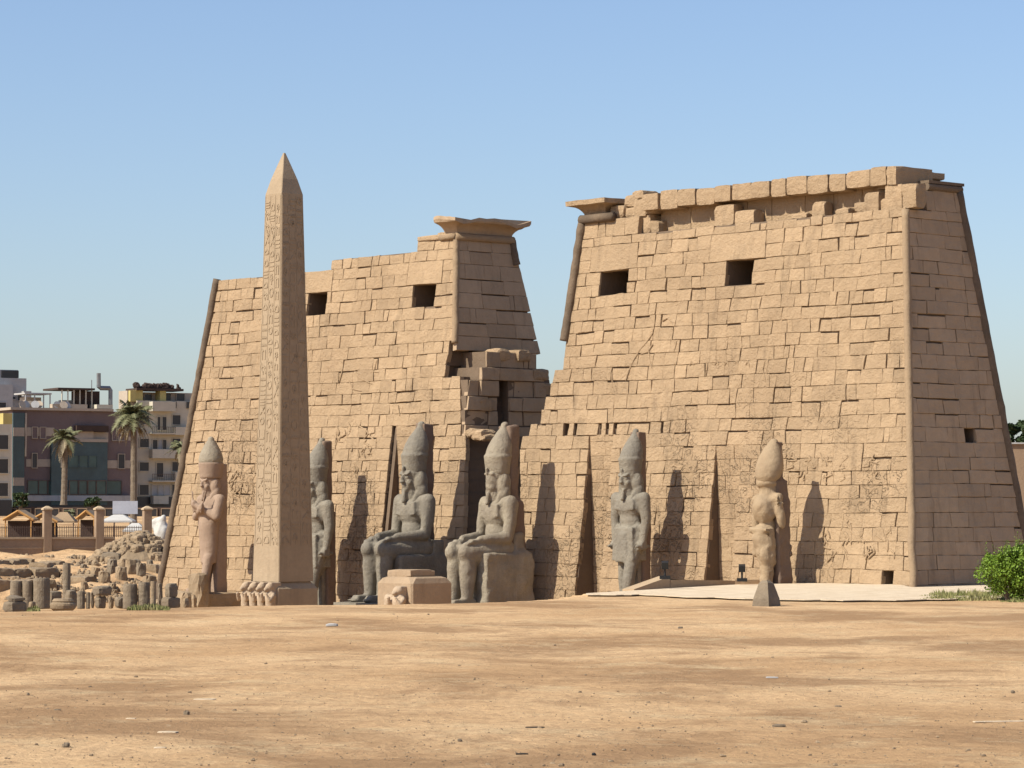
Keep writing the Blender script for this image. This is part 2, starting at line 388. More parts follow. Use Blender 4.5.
    bp = N.new('ShaderNodeBump'); bp.inputs['Strength'].default_value = 1; bp.inputs['Distance'].default_value = .16; L.new(nz(1.6, 10, .72, tc.outputs['Object']), bp.inputs['Height']); L.new(bp.outputs[0], b.inputs['Normal'])
    me.materials.append(m); return o
build_ground()
def gz(x, y): return float(ground_z(x, y))
def spot(px, py, z=0):  # ground contact
    return at_z(px, py, z)
# pale paving in front of the right tower
def sheet(name, near, far, z, m, n=60, thick=.03):
    mb = MB(); A = []; B = []
    for i in range(n+1):
        t = i/n; x = near[0][0]*(1-t)+near[-1][0]*t
        yn = np.interp(x, [p[0] for p in near], [p[1] for p in near]); yf = np.interp(x, [p[0] for p in far], [p[1] for p in far])
        yn += .8*noise.noise((x*.03, 0, 5))+.35*noise.noise((x*.12, 0, 5))
        A.append(at_z(x, yn, z)); B.append(at_z(x, yf, z))
    vs = []; fs = []
    for i in range(n+1): vs += [A[i]-Vector((0,0,thick)), A[i], B[i], B[i]-Vector((0,0,thick))]
    for i in range(n):
        for k in range(3): a = i*4+k; fs.append((a, a+4, a+5, a+1))
    mb.add(vs, fs); o = mb.build(name, m); o['kind'] = 'structure'; return o
sheet('pavement', [(586,594.5),(640,594.5),(700,597),(760,599),(830,600),(900,600),(975,598),(1040,598)], [(586,593.2),(640,590),(735,584.5),(820,583),(868,583.3),(900,584.4),(912,587.2),(1040,583.5)], .09, M['pave'])
# ------------------------------------------------------------------ RIGHT TOWER
rnd = random.Random(11)
def xz(px, py): p = at_front(px, py); return (p.x, p.z)
ZL = H-1.0
def ex1(z): return 32.5-SB*z
vb = -2.9
right_poly = [(xz(524,600)[0], vb), xz(520,449), xz(522,437), xz(529,431), xz(537,423), xz(543,414), xz(547,392), xz(550,391), xz(555,371), xz(563,370), xz(566,341), (xz(584,221)[0], H), (xz(638,225)[0], H), (xz(639,225)[0], ZL), (ex1(ZL), ZL), (ex1(vb), vb)]
rows_all = make_rows(vb, H, rnd)
# make a course joint fall on ZL
def snap(z): return min(rows_all, key=lambda r: abs(r-z))
rows_all[rows_all.index(snap(ZL))] = ZL
def win(px0, px1, py0, py1):
    a = xz(px0, py0); b = xz(px1, py1); z1 = snap(a[1]); z0 = snap(b[1])
    i1 = rows_all.index(z1); z0 = rows_all[i1-2]
    return (a[0], b[0], z0, z1)
w1 = win(601,627,267,291); w2 = win(727,752,258,281)
def niche(pxl, pyl, ztop_py, w=1.95):
    a = xz(pxl, pyl)[0]; zt = xz(pxl, ztop_py)[1]; return (a, a+w, vb-1, snap(zt))
n1 = niche(578,560,432); n2 = niche(706,560,440)
tower = thing('pylon_tower', 'larger sandstone gate tower on the right with a broken cornice row', 'tower', (0,0,0), 0, 'twin towers of the temple gate')
core = MB()
def patch(px0, px1, py0, py1):
    a = xz(px0, py0); b = xz(px1, py1); return (a[0], b[0], snap(b[1]), snap(a[1]))
pats = [patch(712,765,232,256), patch(592,637,245,267), patch(835,862,437,467), patch(880,905,502,515)]
pats = [p for p in pats if p[3] > p[2]]
hz = on_plane(970, 430, (1,0,SB), 32.5); zi = min(range(len(rows_all)-1), key=lambda i: abs((rows_all[i]+rows_all[i+1])/2-hz.z))
cave = (rows_all[zi], rows_all[zi+1], hz.y-.42, hz.y+.42)
rn_ = min(range(len(rows_all)-1), key=lambda i: abs((rows_all[i]+rows_all[i+1])/2-xz(580,432)[1]))
knots = [(xz(px, 432)[0], xz(px, 432)[0]+w_, rows_all[rn_], rows_all[rn_+1]) for px, w_ in ((563,.42),(573,.26),(598,.24),(605,.3),(613,.26),(660,.22))]
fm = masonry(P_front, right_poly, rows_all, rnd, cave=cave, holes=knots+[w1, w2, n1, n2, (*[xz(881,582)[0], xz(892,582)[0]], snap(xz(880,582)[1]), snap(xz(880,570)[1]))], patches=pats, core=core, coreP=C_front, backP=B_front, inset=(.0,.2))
# flagstaff niche backs: walls leaned deeper toward the floor to widen the shaded wedge
def niche_back(n, core, fm, extra=0.):
    yt_ = FB*n[3]+.04+extra; ybz = lambda z: yt_+.03*(n[3]-z); yb = yt_+.4
    core.hexa([(n[0]-.3, ybz(vb)+.16, vb), (n[1]+.3, ybz(vb)+.16, vb), (n[1]+.3, yt_+4.6, vb), (n[0]-.3, yt_+4.6, vb), (n[0]-.3, yt_+.16, n[3]+.3), (n[1]+.3, yt_+.16, n[3]+.3), (n[1]+.3, yt_+4.6, n[3]+.3), (n[0]-.3, yt_+4.6, n[3]+.3)])
    for sx in (n[0]-.29, n[1]+.02): core.hexa([(sx, FB*vb+.16, vb), (sx+.27, FB*vb+.16, vb), (sx+.27, yb+.2, vb), (sx, yb+.2, vb), (sx, FB*n[3]+.16, n[3]), (sx+.27, FB*n[3]+.16, n[3]), (sx+.27, yb+.2, n[3]), (sx, yb+.2, n[3])])
    z = vb
    while z < n[3]-.1:
        h = min(rnd.uniform(.7,.9), n[3]-z); m_ = n[0]+(n[1]-n[0])*rnd.uniform(.3,.7)
        for a, b in ((n[0]-.1, m_), (m_, n[1]+.1)): emit_block(fm, lambda u, v, w: (u, ybz(v)-w, v), (a+.004, z+.004), (b-.004, z+.004), (b-.004, z+h-.008), (a+.004, z+h-.008), 0, rnd)
        z += h
for n in (n1, n2): niche_back(n, core, fm)
FM_R = fm
core.build('core', M['core'], tower)
nE = Vector((1,0,SB)).normalized()
def P_end(u, v, w):
    vv = v+.07*noise.noise((u*.2, v*.3, 13)); return (32.5-SB*vv+nE.x*w, u, vv+nE.z*w)
def frontY(v): return FB*v
def backY(v): return DD-FB*v
end_poly = [(frontY(vb)+.1, vb), (backY(vb)-.1, vb), (backY(H+.05)-.1, H+.05), (frontY(H)+1.6, H+.05), (frontY(H)+1.6, H-.45), (frontY(ZL)+.1, ZL-.02)]
rows_end = rows_all[:-1]+[H+.06]
em = masonry(P_end, end_poly, rows_end, rnd, holes=[(hz.y-.45, hz.y+.45, rows_end[zi], rows_end[zi+1])], wid=(1.0, 2.2), wj=.012)
em.build('end_masonry', M['wall_end'], tower)
def roll(fn, z0, z1, r, name, m, parent, seed=0, n=60):
    mb = MB(); pts = []; rads = []
    for i in range(n+1):
        z = z0+(z1-z0)*i/n; p = Vector(fn(z)); pts.append(p+Vector((noise.noise((z*.7, seed, 0)), noise.noise((z*.7, seed, 4)), 0))*.05)
        rads.append(r*(1+.16*noise.noise((z*1.9, seed, 2))))
    mb.tube(pts, rads, 14); return mb.build(name, m, parent, smooth=True)
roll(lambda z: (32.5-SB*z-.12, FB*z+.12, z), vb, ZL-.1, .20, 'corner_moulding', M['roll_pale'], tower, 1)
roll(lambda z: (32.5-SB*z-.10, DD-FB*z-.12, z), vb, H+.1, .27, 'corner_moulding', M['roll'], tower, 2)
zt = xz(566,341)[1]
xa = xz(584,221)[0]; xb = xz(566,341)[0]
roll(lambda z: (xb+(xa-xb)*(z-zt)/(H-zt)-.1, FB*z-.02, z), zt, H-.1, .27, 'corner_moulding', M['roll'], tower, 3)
# solid left flank behind the torn edge and other faces are the core itself
# set-back band, overhanging cornice course and leftover stones
def rough_box(mb, rnd, x0, x1, y0, y1, z0, z1, j=.05):
    p = [(x0,y0,z0),(x1,y0,z0),(x1,y1,z0),(x0,y1,z0),(x0,y0,z1),(x1,y0,z1),(x1,y1,z1),(x0,y1,z1)]
    # subdivided, noise-worn box
    n = 4; V = {}; vs = []; fs = []
    def pt(a, b, c):
        key = (a, b, c)
        if key not in V:
            x = x0+(x1-x0)*a/n; y = y0+(y1-y0)*b/n; z = z0+(z1-z0)*c/n
            e = sum(1 for q in (a, b, c) if q in (0, n))
            s = sd
            cx, cy, cz = (x0+x1)/2, (y0+y1)/2, (z0+z1)/2
            k = {1: 0, 2: .35, 3: .8}[e]*j*1.6
            v = Vector((x, y, z)); d = (Vector((cx, cy, cz))-v)
            d = Vector((math.copysign(1, d.x) if a in (0, n) else 0, math.copysign(1, d.y) if b in (0, n) else 0, math.copysign(1, d.z) if c in (0, n) else 0))
            v += d*k*(.5+rnd.random()); v += Vector((noise.noise((x*2+s, y*2, z*2)), noise.noise((x*2, y*2+s, z*2)), noise.noise((x*2, y*2, z*2+s))))*j
            V[key] = len(vs); vs.append(v)
        return V[key]
    sd = rnd.uniform(0, 500)
    for a in range(n):
        for b in range(n):
            fs += [(pt(a,b,0), pt(a,b+1,0), pt(a+1,b+1,0), pt(a+1,b,0)), (pt(a,b,n), pt(a+1,b,n), pt(a+1,b+1,n), pt(a,b+1,n)),
                   (pt(a,0,b), pt(a+1,0,b), pt(a+1,0,b+1), pt(a,0,b+1)), (pt(a,n,b), pt(a,n,b+1), pt(a+1,n,b+1), pt(a+1,n,b)),
                   (pt(0,a,b), pt(0,a,b+1), pt(0,a+1,b+1), pt(0,a+1,b)), (pt(n,a,b), pt(n,a+1,b), pt(n,a+1,b+1), pt(n,a,b+1))]
    mb.tint = min(1, max(0, rnd.gauss(.5, .22))); mb.add(vs, fs); return mb
yT = FB*ZL
x0 = xz(648,225)[0]; xe = 32.5-SB*H
mb = MB(); x = x0
while x < xe-.6:
    l = rnd.uniform(1.5, 2.6); rough_box(mb, rnd, x, min(x+l, xe-.3)-.03, yT+1.05, DD-FB*H-.3, ZL-.1, H+.32, .012); x += l
mb.build('setback_course', M['wall'], tower)
mb = MB(); x = x0-.5; xend = xe-.6
xs = []
while x < xend-.5:
    l = rnd.uniform(1.05, 1.75); xs.append((x, min(x+l, xend))); x += l
for (a, b) in xs:
    zt_ = H+1.22+rnd.uniform(-.06, .09); zb_ = H+.27+rnd.uniform(-.07, .05); yf = yT+.1+rnd.uniform(-.08, .10)
    rough_box(mb, rnd, a+.02, b-.02, yf, yT+3, zb_, zt_, .03)
mb.build('cornice_course', M['wall'], tower)
mb = MB()
for (px, w, h) in ((722,1.5,1.15),(742,1.5,.75),(814,.9,.8),(858,1.1,.55),(869,1.0,1.0),(838,.9,.35),(795,1.1,.3),(887,1.6,.65),(890,1.2,1.3),(906,1.0,1.25)):
    x = xz(px, 215)[0]; mb = MB(); rough_box(mb, rnd, x-w/2, x+w/2, yT+.12+rnd.uniform(0, .2), yT+1.0, ZL-.03, ZL+h, .04); mb.build('parapet_stone', M['wall'], tower)
mb = MB()
for (px, w, h0, h1) in ((615,1.1,0,.75),(628,1.2,0,.6),(637,1.0,0,1.0),(627,1.1,.6,1.3),(634,.9,1.0,1.5),(641,.9,-.95,.1),(650,.8,-.95,-.3),(644,1.1,.1,1.0)):
    x = xz(px, 215)[0]; rough_box(mb, rnd, x-w/2, x+w/2, FB*H+.1+rnd.uniform(0, .25), FB*H+1.6, H+h0-.02, H+h1, .06)
mb.build('crumbled_masonry', M['wall'], tower)
def cornice(name, x0, x1, y0, y1, z0, hs, flare, m, parent, lip=.32, broken=None, zj=0):
    mb = MB(); rings = []; n = 10
    nx, ny = 14, 10
    for i in range(n+1):
        t = i/n; off = flare*(1-math.sqrt(max(0, 1-t*t)))*.92+.0; z = z0+hs*t
        rings.append((off, z))
    rings.append((flare, z0+hs+.01)); rings.append((flare, z0+hs+lip))
    R_ = []
    for off, z in rings:
        a, b, c, d = x0-off*(0 if broken == 'left' else 1), x1+off*(0 if broken == 'right' else 1), y0-off, y1+off
        ring = [(a+(b-a)*i/nx, c) for i in range(nx)]+[(b, c+(d-c)*i/ny) for i in range(ny)]+[(b+(a-b)*i/nx, d) for i in range(nx)]+[(a, d+(c-d)*i/ny) for i in range(ny)]
        R_.append([(p[0]+.06*noise.noise((p[0]*1.3, p[1]*1.3, z)), p[1]+.06*noise.noise((p[0]*1.3, p[1]*1.3, z+9)), z+(.05+zj)*noise.noise((p[0]*.9, p[1]*.9, 3))*(1 if z > z0+hs else .3)) for p in ring])
    mb.loft(R_); return mb.build(name, m, parent)
# cavetto stub, inner (left) end of the right tower
xc0 = xz(584,221)[0]; xc1 = xz(604,221)[0]
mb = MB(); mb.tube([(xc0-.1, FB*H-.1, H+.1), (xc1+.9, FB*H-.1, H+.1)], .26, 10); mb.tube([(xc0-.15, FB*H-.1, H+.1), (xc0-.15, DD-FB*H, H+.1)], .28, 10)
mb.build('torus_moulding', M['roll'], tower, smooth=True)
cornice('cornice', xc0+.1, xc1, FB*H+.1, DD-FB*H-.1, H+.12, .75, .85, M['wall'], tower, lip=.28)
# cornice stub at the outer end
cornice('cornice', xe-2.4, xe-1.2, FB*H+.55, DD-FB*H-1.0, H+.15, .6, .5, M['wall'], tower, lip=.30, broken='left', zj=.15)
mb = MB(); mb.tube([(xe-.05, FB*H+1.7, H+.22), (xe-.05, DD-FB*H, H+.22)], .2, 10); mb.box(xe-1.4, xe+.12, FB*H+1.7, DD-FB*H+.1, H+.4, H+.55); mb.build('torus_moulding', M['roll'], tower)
# ------------------------------------------------------------------ LEFT TOWER
rnd = random.Random(23)
left = thing('pylon_tower', 'farther sandstone gate tower on the left behind the obelisk', 'tower', (0,0,0), 0, 'twin towers of the temple gate')
xL = lambda z: -32.5+SB*z
xR = lambda z: -GX-SB*z
p = lambda x, y: xz(x, y)
zA = xz(218,279)[1]
left_poly = [(xL(vb), vb), (xL(zA), zA), p(262,274.5), p(306,269), p(331,267), (p(331,260)[0]+.02, p(331,260)[1]), p(365,258), (p(417,251)[0], p(365,258)[1]+.05), (p(418,244)[0], H-.1), (xR(H-.1), H-.1), p(454.7,343), p(449,346), p(448,361), p(445,362), p(445,376.5), (p(460,377)[0], p(445,376.5)[1]-.05), p(461,432), p(466,436), (p(478,441)[0], vb)]
rows_all = make_rows(vb, H-.1, rnd, .64, .78)
l1 = win(308,325,298,317); l2 = win(413,433,289,311)
m1 = niche(381,536,431); m2x = -n1[1]; m2 = (-n1[1], -n1[0], vb-1, m1[3])
core = MB()
pats = [patch(409,441,262,288), patch(306,331,270,297)]
pats = [q for q in pats if q[3] > q[2]]
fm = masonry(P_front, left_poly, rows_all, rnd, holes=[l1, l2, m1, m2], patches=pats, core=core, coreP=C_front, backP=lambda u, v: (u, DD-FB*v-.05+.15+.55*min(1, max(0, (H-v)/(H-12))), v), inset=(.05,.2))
niche_back(m1, core, fm, .55); niche_back(m2, core, fm)
FM_L = fm
core.build('core', M['core'], left)
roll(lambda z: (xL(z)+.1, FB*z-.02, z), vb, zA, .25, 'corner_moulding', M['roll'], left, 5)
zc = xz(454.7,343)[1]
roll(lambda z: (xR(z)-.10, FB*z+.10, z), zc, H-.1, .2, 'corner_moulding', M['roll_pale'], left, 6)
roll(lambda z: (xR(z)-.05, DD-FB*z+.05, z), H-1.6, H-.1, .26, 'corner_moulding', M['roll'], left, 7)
# inner end wall, upper smooth part
nI = Vector((1,0,SB)).normalized()
def P_in(u, v, w): return (-GX-SB*v+nI.x*w, u, v+nI.z*w)
def on_in(px, py): q = on_plane(px, py, (1,0,SB), -GX); return (q.y, q.z)
zlow = on_in(500,352)[1]
in_poly = [(frontY(zlow)+.1, zlow), (backY(zlow)+.70, zlow), (backY(H)+.15, H), (frontY(H)+.1, H)]
rows_in = make_rows(zlow, H, rnd, .78, .98)
im = masonry(P_in, in_poly, rows_in, rnd, wid=(1.2, 2.8), gap=(.004,.012), wj=.012, rough=.01)
im.build('end_masonry', M['wall_end'], left)
# lower torn part and the remains of the gateway jamb
xj = xz(461,432)[0]+.25
def on_j(px, py): q = on_plane(px, py, (1,0,0), xj); return (q.y, q.z)
def P_j(u, v, w): return (xj+w, u, v)
q = on_j
zj_top = on_j(500,352)[1]
fy = lambda z: FB*z
jpoly = [(fy(vb)+.1, vb), (q(528,470)[0]+2, vb), (q(541,431)[0], q(541,431)[1]), q(547,392), q(540,366), (q(534,350)[0], zj_top), (q(490,351)[0], zj_top), q(484,366), q(478,379), (fy(q(460,379)[1])+.1, q(460,379)[1])]
rows_j = make_rows(vb, zj_top, rnd, .75, 1.0)
dw = (q(498.5,388)[0], q(509.5,388)[0], q(503,421)[1], q(503,387)[1])
zz = [min(rows_j, key=lambda r: abs(r-dw[2])), min(rows_j, key=lambda r: abs(r-dw[3]))]
core = MB()
hole1 = (q(490,358)[0], q(496,358)[0], *sorted((rows_j[-2]-.01, rows_j[-2]+.0)))
jm = masonry(P_j, jpoly, rows_j, rnd, holes=[(dw[0], dw[1], zz[0], zz[1])], wid=(1.1, 2.6), wj=.07, core=core, coreP=lambda u, v, d: (xj-d, u, v), backP=lambda u, v: (-GX-SB*v-1.2, u, v), hole_d=1.5, rough=.05, gap=(.01,.035))
jm.build('torn_masonry', M['wall_end'], left)
core.build('torn_core', M['core'], left)
BS = lambda *a: rough_box(MB(), rnd, *a).build('broken_stone', M['wall'], left)
for (px, py, w_) in ((474,435,.8),(480,438,.5),(467,433,.7)):
    c = at_front(px, py); BS(c.x-w_*.6, c.x+w_*.6, c.y+.12, c.y+1.4, c.z-w_*.4, c.z+w_*.4, .09)
for (px, py, w_) in ((504,354,.8),(524,355,.8),(541,374,.9),(544,388,1.1),(543,403,1.0),(487,404,.9)):
    c = on_plane(px, py, (1,0,0), xj); BS(c.x-1.2, c.x+rnd.uniform(.02, .14), c.y-w_*.7, c.y+w_*.7, c.z-.40, c.z+.33, .07)
# cornice of the left tower's inner end
zc0 = H-.1; xr = xR(H)
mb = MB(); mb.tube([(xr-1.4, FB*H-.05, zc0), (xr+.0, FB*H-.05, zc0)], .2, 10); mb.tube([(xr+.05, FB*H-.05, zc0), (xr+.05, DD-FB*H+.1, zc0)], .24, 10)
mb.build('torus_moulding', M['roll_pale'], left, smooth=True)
cornice('cornice', xr-1.15, xr+.05, FB*H+.05, DD-FB*H, zc0+.12, .68, .85, M['wall_end'], left, lip=.20, zj=.35, broken='left')
mb = MB(); xq = xz(418,246)[0]
rough_box(mb, rnd, xq, xr-.2, FB*H-.15, FB*H+3.5, zc0-.1, zc0+.22, .03); rough_box(mb, rnd, xq+1.4, xr-.9, FB*H+.3, FB*H+3.5, zc0+.18, zc0+.42, .05)
mb.build('top_ledge', M['wall'], left)
# carved battle scene lines (raised thin relief) on the fronts
def carve(mb, strokes):
    mb.tint = .5
    for st in strokes:
        pts = [at_front(x, y) for x, y in st]; pts2 = []
        for i in range(len(pts)-1):
            for k in range(4): pts2.append(pts[i].lerp(pts[i+1], k/4))
        pts2.append(pts[-1])
        mb.tube([p+nF*.02 for p in pts2], [.02]+[.045]*(len(pts2)-2)+[.02], 6)
carve(FM_R, [[(655,322),(653,333),(647,342),(640,350),(634,360),(629,371),(626,381)], [(641,354),(648,352),(653,344)], [(648,345),(650,360),(652,368)], [(765,361),(763,370),(766,382)], [(677,341),(674,352)], [(662,321),(668,318),(673,323)], [(612,372),(613,388)], [(708,362),(706,376)]]+
      [[(x, 366+rnd.uniform(-2,2)), (x+2, 361), (x+4, 366+rnd.uniform(-2,2))] for x in (715,725,735,746,690)] +
      [[(x, y), (x+rnd.uniform(-4,4), y+rnd.uniform(3,7)), (x+rnd.uniform(-7,7), y+rnd.uniform(8,13))] for x, y in [(rnd.uniform(820,895), rnd.uniform(520,552)) for _ in range(26)]] +
      [[(x, y), (x+rnd.uniform(-4,4), y+rnd.uniform(3,6)), (x+rnd.uniform(-6,6), y+rnd.uniform(5,10))] for x, y in [(rnd.uniform(780,880), rnd.uniform(452,475)) for _ in range(30)]])
FM_R.build('front_masonry', M['wall'], tower)
carve(FM_L, [[(343,369),(339,384)], [(355,371),(360,378),(372,384)], [(349,380),(353,389),(362,391)], [(398,405),(400,416)], [(377,360),(374,372),(380,372)]]+
      [[(x, y), (x+rnd.uniform(-4,4), y+rnd.uniform(3,7)), (x+rnd.uniform(-6,6), y+rnd.uniform(6,11))] for x, y in [(rnd.uniform(335,375), rnd.uniform(420,470)) for _ in range(22)]]+
      [[(x, y), (x+rnd.uniform(-3,3), y+rnd.uniform(3,7)), (x+rnd.uniform(-5,5), y+rnd.uniform(6,11))] for x, y in [(rnd.uniform(222,254), rnd.uniform(455,505)) for _ in range(30)]])
FM_L.build('front_masonry', M['wall'], left)
# ------------------------------------------------------------------ OBELISK
OBY = -12.4
apex = at_y(284.3, 153, OBY-0)
bb = at_z(283, 600, 0)
def obelisk():
    # stand on the line of sight of the apex at depth OBY
    cx, cy, zt = apex.x, OBY, apex.z
    k = F_PX/(FWD.dot(Vector((cx, cy, 0))-Vector((CAM.x, CAM.y, 0))))
    zr = CAM.z+(YH-194)/k; zb = CAM.z-(581-YH)/k; zp = FLOOR
    wt = (303.5-265)/k/(RGT.x+RGT.y)/2; wb = (315-253.5)/k/(RGT.x+RGT.y)/2
    t = thing('obelisk', 'tall tapering granite obelisk carved with hieroglyphs on a square pedestal', 'obelisk', (cx, cy, zp))
    def sq(w, z, e=.04): return [(-w+e,-w,z),(w-e,-w,z),(w,-w+e,z),(w,w-e,z),(w-e,w,z),(-w+e,w,z),(-w,w-e,z),(-w,-w+e,z)]
    mb = MB(); n = 30; rings = []
    for i in range(n+1):
        s = i/n; rings.append(sq(wb+(wt-wb)*s, zb-zp+(zr-zb)*s))
    rings.append(sq(wt*.72, zr-zp+(zt-zr)*.36)); rings.append(sq(wt*.36, zr-zp+(zt-zr)*.72, .03)); rings.append(sq(.05, zt-zp, .01))
    mb.loft(rings); mb.build('shaft', M['obelisk'], t)
    mb = MB(); wp = (320-282.5)/k/RGT.y/2
    rings = [sq(wp+.12, 0), sq(wp+.12, .35), sq(wp, .36)]+[sq(wp, .36+(zb-zp-.75)*i/4) for i in range(1, 5)]+[sq(wp-.3, zb-zp)]
    mb.loft(rings); mb.build('pedestal', M['obelisk'], t)
    # hieroglyph columns: raised-edged signs on the two seen faces
    rg = random.Random(5)
    for face in (0, 1):
        mb = MB()
        def pt(u, z, d):   # u -1..1 over face
            s = (z-(zb-zp))/(zr-zb); w = wb+(wt-wb)*s
            return Vector((u, -w-d, z)) if face == 0 else Vector((w+d, u, z))
        def bar(u0, z0, u1, z1, th=.035, d=.03):
            a = Vector((u0, z0)); b = Vector((u1, z1)); dr = (b-a); 
            if dr.length < 1e-4: return
            nn = Vector((-dr.y, dr.x)).normalized()*th
            c = [a-nn, b-nn, b+nn, a+nn]
            mb.hexa([pt(q[0], q[1], -.02) for q in c]+[pt(q[0], q[1], d) for q in c])
        def arc(u, z, ru, rz, a0, a1, th=.032):
            n_ = 7; P_ = [(u+ru*math.cos(a0+(a1-a0)*i/n_), z+rz*math.sin(a0+(a1-a0)*i/n_)) for i in range(n_+1)]
            for i in range(n_): bar(*P_[i], *P_[i+1], th)
        z = zb-zp+2.0
        top = zr-zp-.1
        ws = lambda z: (wb+(wt-wb)*((z-(zb-zp))/(zr-zb)))
        for c in (-1, 1): bar(c*.30*wb/wb*ws(z)*1.0, z, c*.30*ws(top), top, .02, .02); bar(c*.9*ws(z), z, c*.9*ws(top), top, .02, .02)
        for column in (-1, 0, 1):
            z = zb-zp+2.1
            while z < top-.5:
                w = ws(z); uc = column*w*.6; hw = w*(.23 if column else .24); h = rg.uniform(.35, .62); k_ = rg.randrange(9); th = .045
                if k_ == 0: [bar(uc-hw, z+h*.2*j, uc+hw, z+h*.2*j, .035) for j in (0, 2, 4)]
                elif k_ == 1: arc(uc, z+h*.5, hw*.8, h*.45, 0, 2*math.pi, th)
                elif k_ == 2: # bird
                    arc(uc, z+h*.4, hw*.8, h*.28, .3, 4.6, th); bar(uc-hw*.7, z+h*.6, uc-hw*.9, z+h, th); bar(uc+hw*.2, z+h*.4, uc+hw, z, th); bar(uc-hw*.1, z+h*.2, uc-hw*.1, z-.05, .03)
                elif k_ == 3:
                    n_ = 6; [bar(uc-hw+2*hw*j/n_, z+(h*.25 if j % 2 else 0), uc-hw+2*hw*(j+1)/n_, z+(0 if j % 2 else h*.25), .03) for j in range(n_)]; h *= .55
                elif k_ == 4: bar(uc-hw*.6, z, uc-hw*.6, z+h, th); bar(uc+hw*.5, z, uc+hw*.5, z+h*.9, th); bar(uc-hw*.6, z+h, uc-hw*.1, z+h*.8, th)
                elif k_ == 5: arc(uc, z+h*.1, hw*.8, h*.6, 0, math.pi, th); bar(uc-hw*.8, z+h*.1, uc+hw*.8, z+h*.1, th)
                elif k_ == 6: bar(uc-hw, z, uc+hw, z, th); bar(uc-hw, z, uc-hw, z+h*.8, th); bar(uc+hw, z, uc+hw, z+h*.8, th)
                elif k_ == 7: bar(uc-hw*.8, z, uc+hw*.7, z+h, th); bar(uc+hw*.1, z+h*.5, uc+hw*.9, z+h*.2, th); arc(uc+hw*.6, z+h, hw*.3, h*.15, 0, 6.28, .03)
                else: arc(uc, z+h*.7, hw*.45, h*.25, 0, 6.28, .035); bar(uc, z+h*.5, uc, z, th); bar(uc-hw*.7, z+h*.4, uc+hw*.7, z+h*.4, .035)
                z += h+.17
        mb.build('hieroglyphs', M['obelisk'], t)
    return t, k, wb, wp, zb, zp, cx, cy
ob, okk, owb, owp, ozb, ozp, ocx, ocy = obelisk()
# ------------------------------------------------------------------ sculpting by voxel remesh
import bmesh
def ell(bm, c, r, rot=None, seg=20):
    m = Matrix.Translation(c) @ (rot.to_matrix().to_4x4() if rot else Matrix()) @ Matrix.Diagonal((*r, 1)); bmesh.ops.create_uvsphere(bm, u_segments=seg, v_segments=seg//2+2, radius=1, matrix=m)
def cap(bm, a, b, r0, r1, n=6, fy=1.0):
    a = Vector(a); b = Vector(b)
    d = (b-a); L = d.length; q = d.to_track_quat('Z', 'X').to_matrix().to_4x4()
    rings = []; k = 14
    prof = [(-math.cos(math.pi/2*i/4)*r0, math.sin(math.pi/2*i/4)*r0+.001) for i in range(4)]+[(L*i/n, r0+(r1-r0)*i/n) for i in range(n+1)]+[(L+math.sin(math.pi/2*i/4)*r1, math.cos(math.pi/2*i/4)*r1+.001) for i in range(1, 5)]
    vs = []
    for z, r in prof: vs.append([bm.verts.new(Matrix.Translation(a) @ q @ Vector((r*math.cos(2*math.pi*j/k), r*fy*math.sin(2*math.pi*j/k), z))) for j in range(k)])
    for i in range(len(vs)-1):
        for j in range(k): bm.faces.new((vs[i][j], vs[i][(j+1) % k], vs[i+1][(j+1) % k], vs[i+1][j]))
    bm.faces.new(vs[0][::-1]); bm.faces.new(vs[-1])
def bx(bm, c, h, rot=None, taper=1.0, ty=1.0):
    m = Matrix.Translation(c) @ (rot.to_matrix().to_4x4() if rot else Matrix())
    v = [bm.verts.new(m @ Vector((sx*h[0]*(taper if sz > 0 else 1), sy*h[1]*(ty if sz > 0 else 1), sz*h[2]))) for sz in (-1, 1) for sx, sy in ((-1,-1),(1,-1),(1,1),(-1,1))]
    for f in ((3,2,1,0),(4,5,6,7),(0,1,5,4),(1,2,6,5),(2,3,7,6),(3,0,4,7)): bm.faces.new([v[i] for i in f])
def lat(bm, prof, c=(0,0,0), k=24, sy=1):
    vs = [[bm.verts.new((c[0]+r*math.cos(2*math.pi*j/k), c[1]+r*sy*math.sin(2*math.pi*j/k), c[2]+z)) for j in range(k)] for r, z in prof]
    for i in range(len(vs)-1):
        for j in range(k): bm.faces.new((vs[i][j], vs[i][(j+1) % k], vs[i+1][(j+1) % k], vs[i+1][j]))
    bm.faces.new(vs[0][::-1]); bm.faces.new(vs[-1])
def sculpt(name, fn, m, parent, voxel=.06, smooth=4, fac=.5, wear=.0, seed=0):
    bm = bmesh.new(); fn(bm); me = bpy.data.meshes.new(name); bm.to_mesh(me); bm.free()
    o = bpy.data.objects.new(name, me); COL.objects.link(o)
    r = o.modifiers.new('r', 'REMESH'); r.mode = 'VOXEL'; r.voxel_size = voxel*1.3
    s = o.modifiers.new('s', 'SMOOTH'); s.iterations = smooth-1 if smooth > 2 else smooth; s.factor = fac
    dg = bpy.context.evaluated_depsgraph_get(); me2 = bpy.data.meshes.new_from_object(o.evaluated_get(dg))
    o.modifiers.clear(); o.data = me2; me2.name = name
    if wear:
        for v in me2.vertices:
            c = v.co; v.co = c+v.normal*(wear*noise.noise((c.x*1.1+seed, c.y*1.1, c.z*1.1))+wear*.4*noise.noise((c.x*3.3+seed, c.y*3.3, c.z*3.3)))
    me2.materials.clear(); me2.materials.append(m); me2.polygons.foreach_set('use_smooth', [True]*len(me2.polygons))
    if parent: o.parent = parent
    return o
